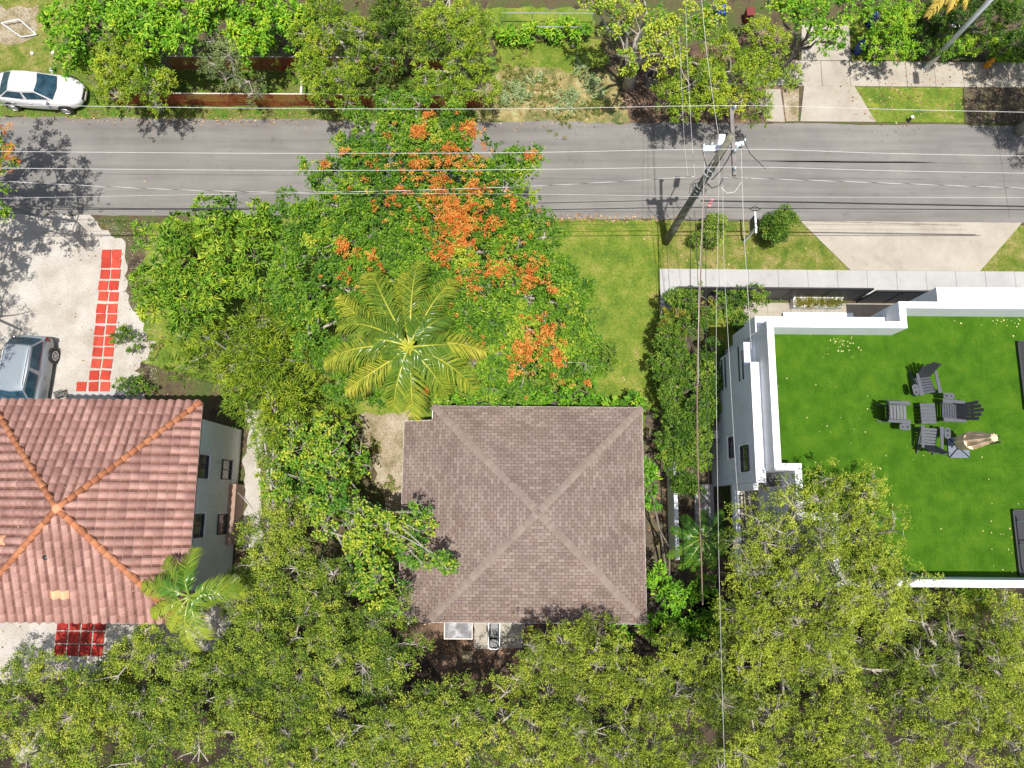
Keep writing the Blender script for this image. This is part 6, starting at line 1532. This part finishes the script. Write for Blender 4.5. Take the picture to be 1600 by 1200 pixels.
make_tree('garden_hedge', 'low bright green hedge row between the two garden rails at the top', 'hedge', 'bright', [(785, 46, 12), (808, 46, 13), (832, 47, 13), (856, 46, 13), (880, 47, 13), (902, 47, 11)], .9, tint=.6, relief=.15, dz=.1, depth=.7, cover=1.4)
make_tree('patio_shrub', 'bush against the west wall of the white house', 'shrub', 'hedge', [(1168, 508, 10), (1160, 500, 8)], 1.2, tint=.4, depth=.9, relief=.1, dz=.1)
make_tree('back_shrub', 'bright green seedling under the south parapet of the white house', 'shrub', 'bright', [(1435, 922, 10), (1505, 925, 14), (1525, 928, 12)], 2.4, tint=.6, depth=.9, relief=.1, dz=.1)

# planter grasses
def blades(name, X, Y, z, h, w, mat, lean=.45, parent=None, kind='stuff'):
    n = len(X); a = rng.uniform(0, 6.28, n); hh = h * rng.uniform(.5, 1.3, n); l = hh * rng.uniform(.1, lean, n) * 1.5
    az = rng.uniform(0, 6.28, n)
    dx, dy = np.cos(a) * w / 2, np.sin(a) * w / 2
    V = np.zeros((n, 3, 3))
    V[:, 0] = np.stack([X - dx, Y - dy, np.full(n, z)], 1); V[:, 1] = np.stack([X + dx, Y + dy, np.full(n, z)], 1)
    V[:, 2] = np.stack([X + np.cos(az) * l, Y + np.sin(az) * l, z + hh], 1)
    T = np.arange(n * 3).reshape(-1, 3)
    fx = .5 + .22 * np.sin(X * 1.7 + np.sin(Y * 1.1)) * np.sin(Y * 1.5 + 1) + rng.normal(scale=.16, size=n)
    o = link(name, np_mesh(name, V.reshape(-1, 3), T, mat, np.repeat(np.clip(fx, 0, 1), 3)), parent)
    if kind: o['kind'] = kind
    return o
n = 700
blades('grassy_plants', rng.uniform(PLANTER[0] + .05, PLANTER[1] - .05, n), rng.uniform(PLANTER[2] + .03, PLANTER[3] - .03, n), .5, .36, .035, LM['croton'], 1.0, pl, None)
# lawn blades
X_ = rng.uniform(10.5, 25.5, 60000); Y_ = rng.uniform(-2.5, 7.9, 60000)
k_ = ((X_ > 12.6) | (Y_ > 1.8)) & ((X_ > 15.9) | (Y_ < 7.0)) & ~((X_ > 19.9) & (Y_ < .05)) & ~((X_ > 20.9) & (Y_ > 4) & (Y_ < 6.95))
blades('turf_blades', X_[k_], Y_[k_], ZR, .035, .012, M['turf'])
def scatter(x0, x1, y0, y1, n): return rng.uniform(x0, x1, n), rng.uniform(y0, y1, n)
X, Y = scatter(-1, 8.2, 4.4, 14.6, 60000)
k = ~((X > 7.5) & (Y > 9.0) & (Y < 12.1)) & ~((X > 7.55) & (Y < 9.2)); blades('grass', X[k], Y[k], .005, .075, .014, LM['grass'])
X, Y = scatter(7.55, 17.3, 12.1, 14.65, 26000); k = Y > 12.08 + np.clip(X - 14.95, 0, 99) * 0 ; k &= ~((X > 14.95) & ((X - 14.95) / 2.42 > (14.7 - Y) / 2.64)); blades('grass', X[k], Y[k], .01, .06, .013, LM['drygrass'])
X, Y = scatter(24.0, 30, 12.1, 14.65, 12000); k = (X - 24.1) / 2.5 > (Y - 12.1) / 2.6; blades('grass', X[k], Y[k], .01, .06, .013, LM['drygrass'])
X, Y = scatter(-30, -1, 20.28, 23.0, 50000); blades('grass', X, Y + rng.normal(scale=.03, size=len(X)), .005, .10, .016, LM['drygrass'])
X, Y = scatter(-30, -24, 23.0, 27.5, 9000); blades('grass', X, Y, .005, .10, .016, LM['drygrass'])
X, Y = scatter(-1, 5, 22.8, 26, 16000); blades('grass', X, Y, .01, .08, .014, LM['grass'])
X, Y = scatter(18.4, 24.2, 20.35, 22.3, 9000); k = (X - 18.0) / 1.5 > (22.3 - Y) / 2.0; blades('grass', X[k], Y[k], .03, .045, .012, LM['grass'])
X, Y = scatter(18.3, 22.1, 23.95, 27, 9000); blades('grass', X, Y, .02, .05, .012, LM['grass'])
X, Y = scatter(-20.6, -16.5, 12.6, 14.5, 6000); k = (Y > 12.7 + .25 * np.abs(X + 19)) & (X > -20.9 + (14.6 - Y) * .9); blades('grass', X[k], Y[k], .012, .08, .015, LM['drygrass'])
X, Y = scatter(-18.9, -15, 6, 12, 9000); k = rng.random(len(X)) < np.clip((X + 19.2) / 2.2, 0, 1); blades('grass', X[k], Y[k], .012, .09, .015, LM['drygrass'])
X, Y = scatter(10.4, 12.2, 7.6, 10.2, 5000); blades('grass', X, Y, .03, .05, .012, LM['drygrass'])
X, Y = scatter(-8, -4.9, -1, 5, 5000); k = rng.random(len(X)) < .6; blades('weeds', X[k], Y[k], .012, .06, .02, LM['drygrass'])
# pale weeds on the litter patch, dead leaves
def weeds(name, pts, label, mat='frost', sz=.13):
    C_, r = [], []
    for (px, py, rp, n) in pts:
        p = P(px, py, .2); s = rp * .0285
        C_.append(np.stack([rng.normal(p.x, s * .5, n), rng.normal(p.y, s * .5, n), rng.uniform(.08, .28, n)], 1))
    C_ = np.concatenate(C_)
    V, T, ti = leaves(C_, np.tile(UP, (len(C_), 1)), dict(axes=4, per=6, axlen=.16, focus=.6, L=sz, W=.035, fwd=.8, side=.6), rng.uniform(.2, .9, len(C_)))
    o = link(name, np_mesh(name, V, T, LM[mat], ti)); o['kind'] = 'stuff'
weeds('pale_weeds', [(808, 142, 24, 50), (890, 155, 24, 50), (925, 130, 20, 30), (905, 105, 16, 16), (835, 120, 18, 16), (790, 155, 12, 20), (940, 145, 12, 14), (870, 172, 14, 8)], '')
weeds('green_weeds', [(770, 150, 30, 40), (850, 140, 34, 50), (930, 165, 24, 36), (800, 120, 40, 50), (880, 180, 30, 24), (815, 65, 8, 10), (845, 62, 6, 8), (760, 175, 10, 12), (240, 545, 20, 14), (585, 700, 16, 16), (610, 755, 14, 14), (560, 690, 12, 8)], '', 'drygrass', .09)
def dead(x0, x1, y0, y1, n, z=.03): 
    o = confetti('dead_leaves', (x0 + x1) / 2, (y0 + y1) / 2, z, (x1 - x0) / 3, (y1 - y0) / 3, n, .05, LM['dead'], .5); return o
dead(-2, 7, 20.3, 23, 700, .02); dead(-5, 2, -9, -5.2, 500, .02); dead(18.5, 22, 20.6, 24.3, 200, .05); dead(22.5, 30, 20.4, 22.2, 300, .04)
dead(6.2, 9, -3, 6, 500, .02); dead(-22, -17, 5.5, 14, 160, .02); dead(8, 14, 12.2, 14.4, 120, .02); dead(-28, -2, 19.9, 20.5, 500, .022)
dead(1.5, 7.5, 14.55, 14.95, 260, .022); dead(-24, -15, -10, -5, 300, .02); dead(22, 27, 22.5, 23.8, 90, .07)
def roof_litter(n, x0, x1, y0, y1, zf, name):
    X, Y = rng.uniform(x0, x1, n), rng.uniform(y0, y1, n)
    Z = np.array([zf(a, b) for a, b in zip(X, Y)]) + .03
    V, T, ti = leaves(np.stack([X, Y, Z], 1), np.tile(UP, (n, 1)), dict(axes=1, per=2, axlen=.03, focus=.1, L=.07, W=.035, fwd=1, side=.4, jit=.03, tilt=.2), rng.uniform(.1, .9, n))
    o = link(name, np_mesh(name, V, T, LM['dead'], ti)); o['kind'] = 'stuff'
zr_ = lambda x, y: ZA - slope_w * max(abs(x - AX), abs(y - AY))
roof_litter(70, -4.6, 5.8, -4.9, 4.3, zr_, 'roof_litter'); roof_litter(120, -4.6, -2.2, -4.8, -.5, zr_, 'roof_litter'); roof_litter(110, -2, 5.7, -4.95, -4.1, zr_, 'roof_litter')
zl_ = lambda x, y: LZA + .09 - (LZA - LZE) / 4.4 * max(abs(x - lap.x), abs(y - lap.y))
roof_litter(60, -20.5, -13.2, -4.5, 4.0, zl_, 'roof_litter'); roof_litter(50, -15.5, -13.2, -4.5, -2.5, zl_, 'roof_litter')
# pebbles on the gravel
n = 5200
X, Y = scatter(-27.5, -17.8, 5.0, 14.5, n); a = rng.uniform(0, 6.28, n); s = rng.uniform(.010, .028, n)
V = np.zeros((n, 5, 3))
for i, (u, v, w) in enumerate(((1, 0, 0), (0, 1, 0), (-1, 0, 0), (0, -1, 0), (0, 0, .8))):
    V[:, i, 0] = X + s * (u * np.cos(a) - v * np.sin(a)); V[:, i, 1] = Y + s * (u * np.sin(a) + v * np.cos(a)); V[:, i, 2] = .012 + s * w
b = np.arange(n)[:, None] * 5
o = link('pebbles', np_mesh('pebbles', V.reshape(-1, 3), np.concatenate([b + np.array(t) for t in ((0, 1, 4), (1, 2, 4), (2, 3, 4), (3, 0, 4))]), M['gravel'])); o['kind'] = 'stuff'
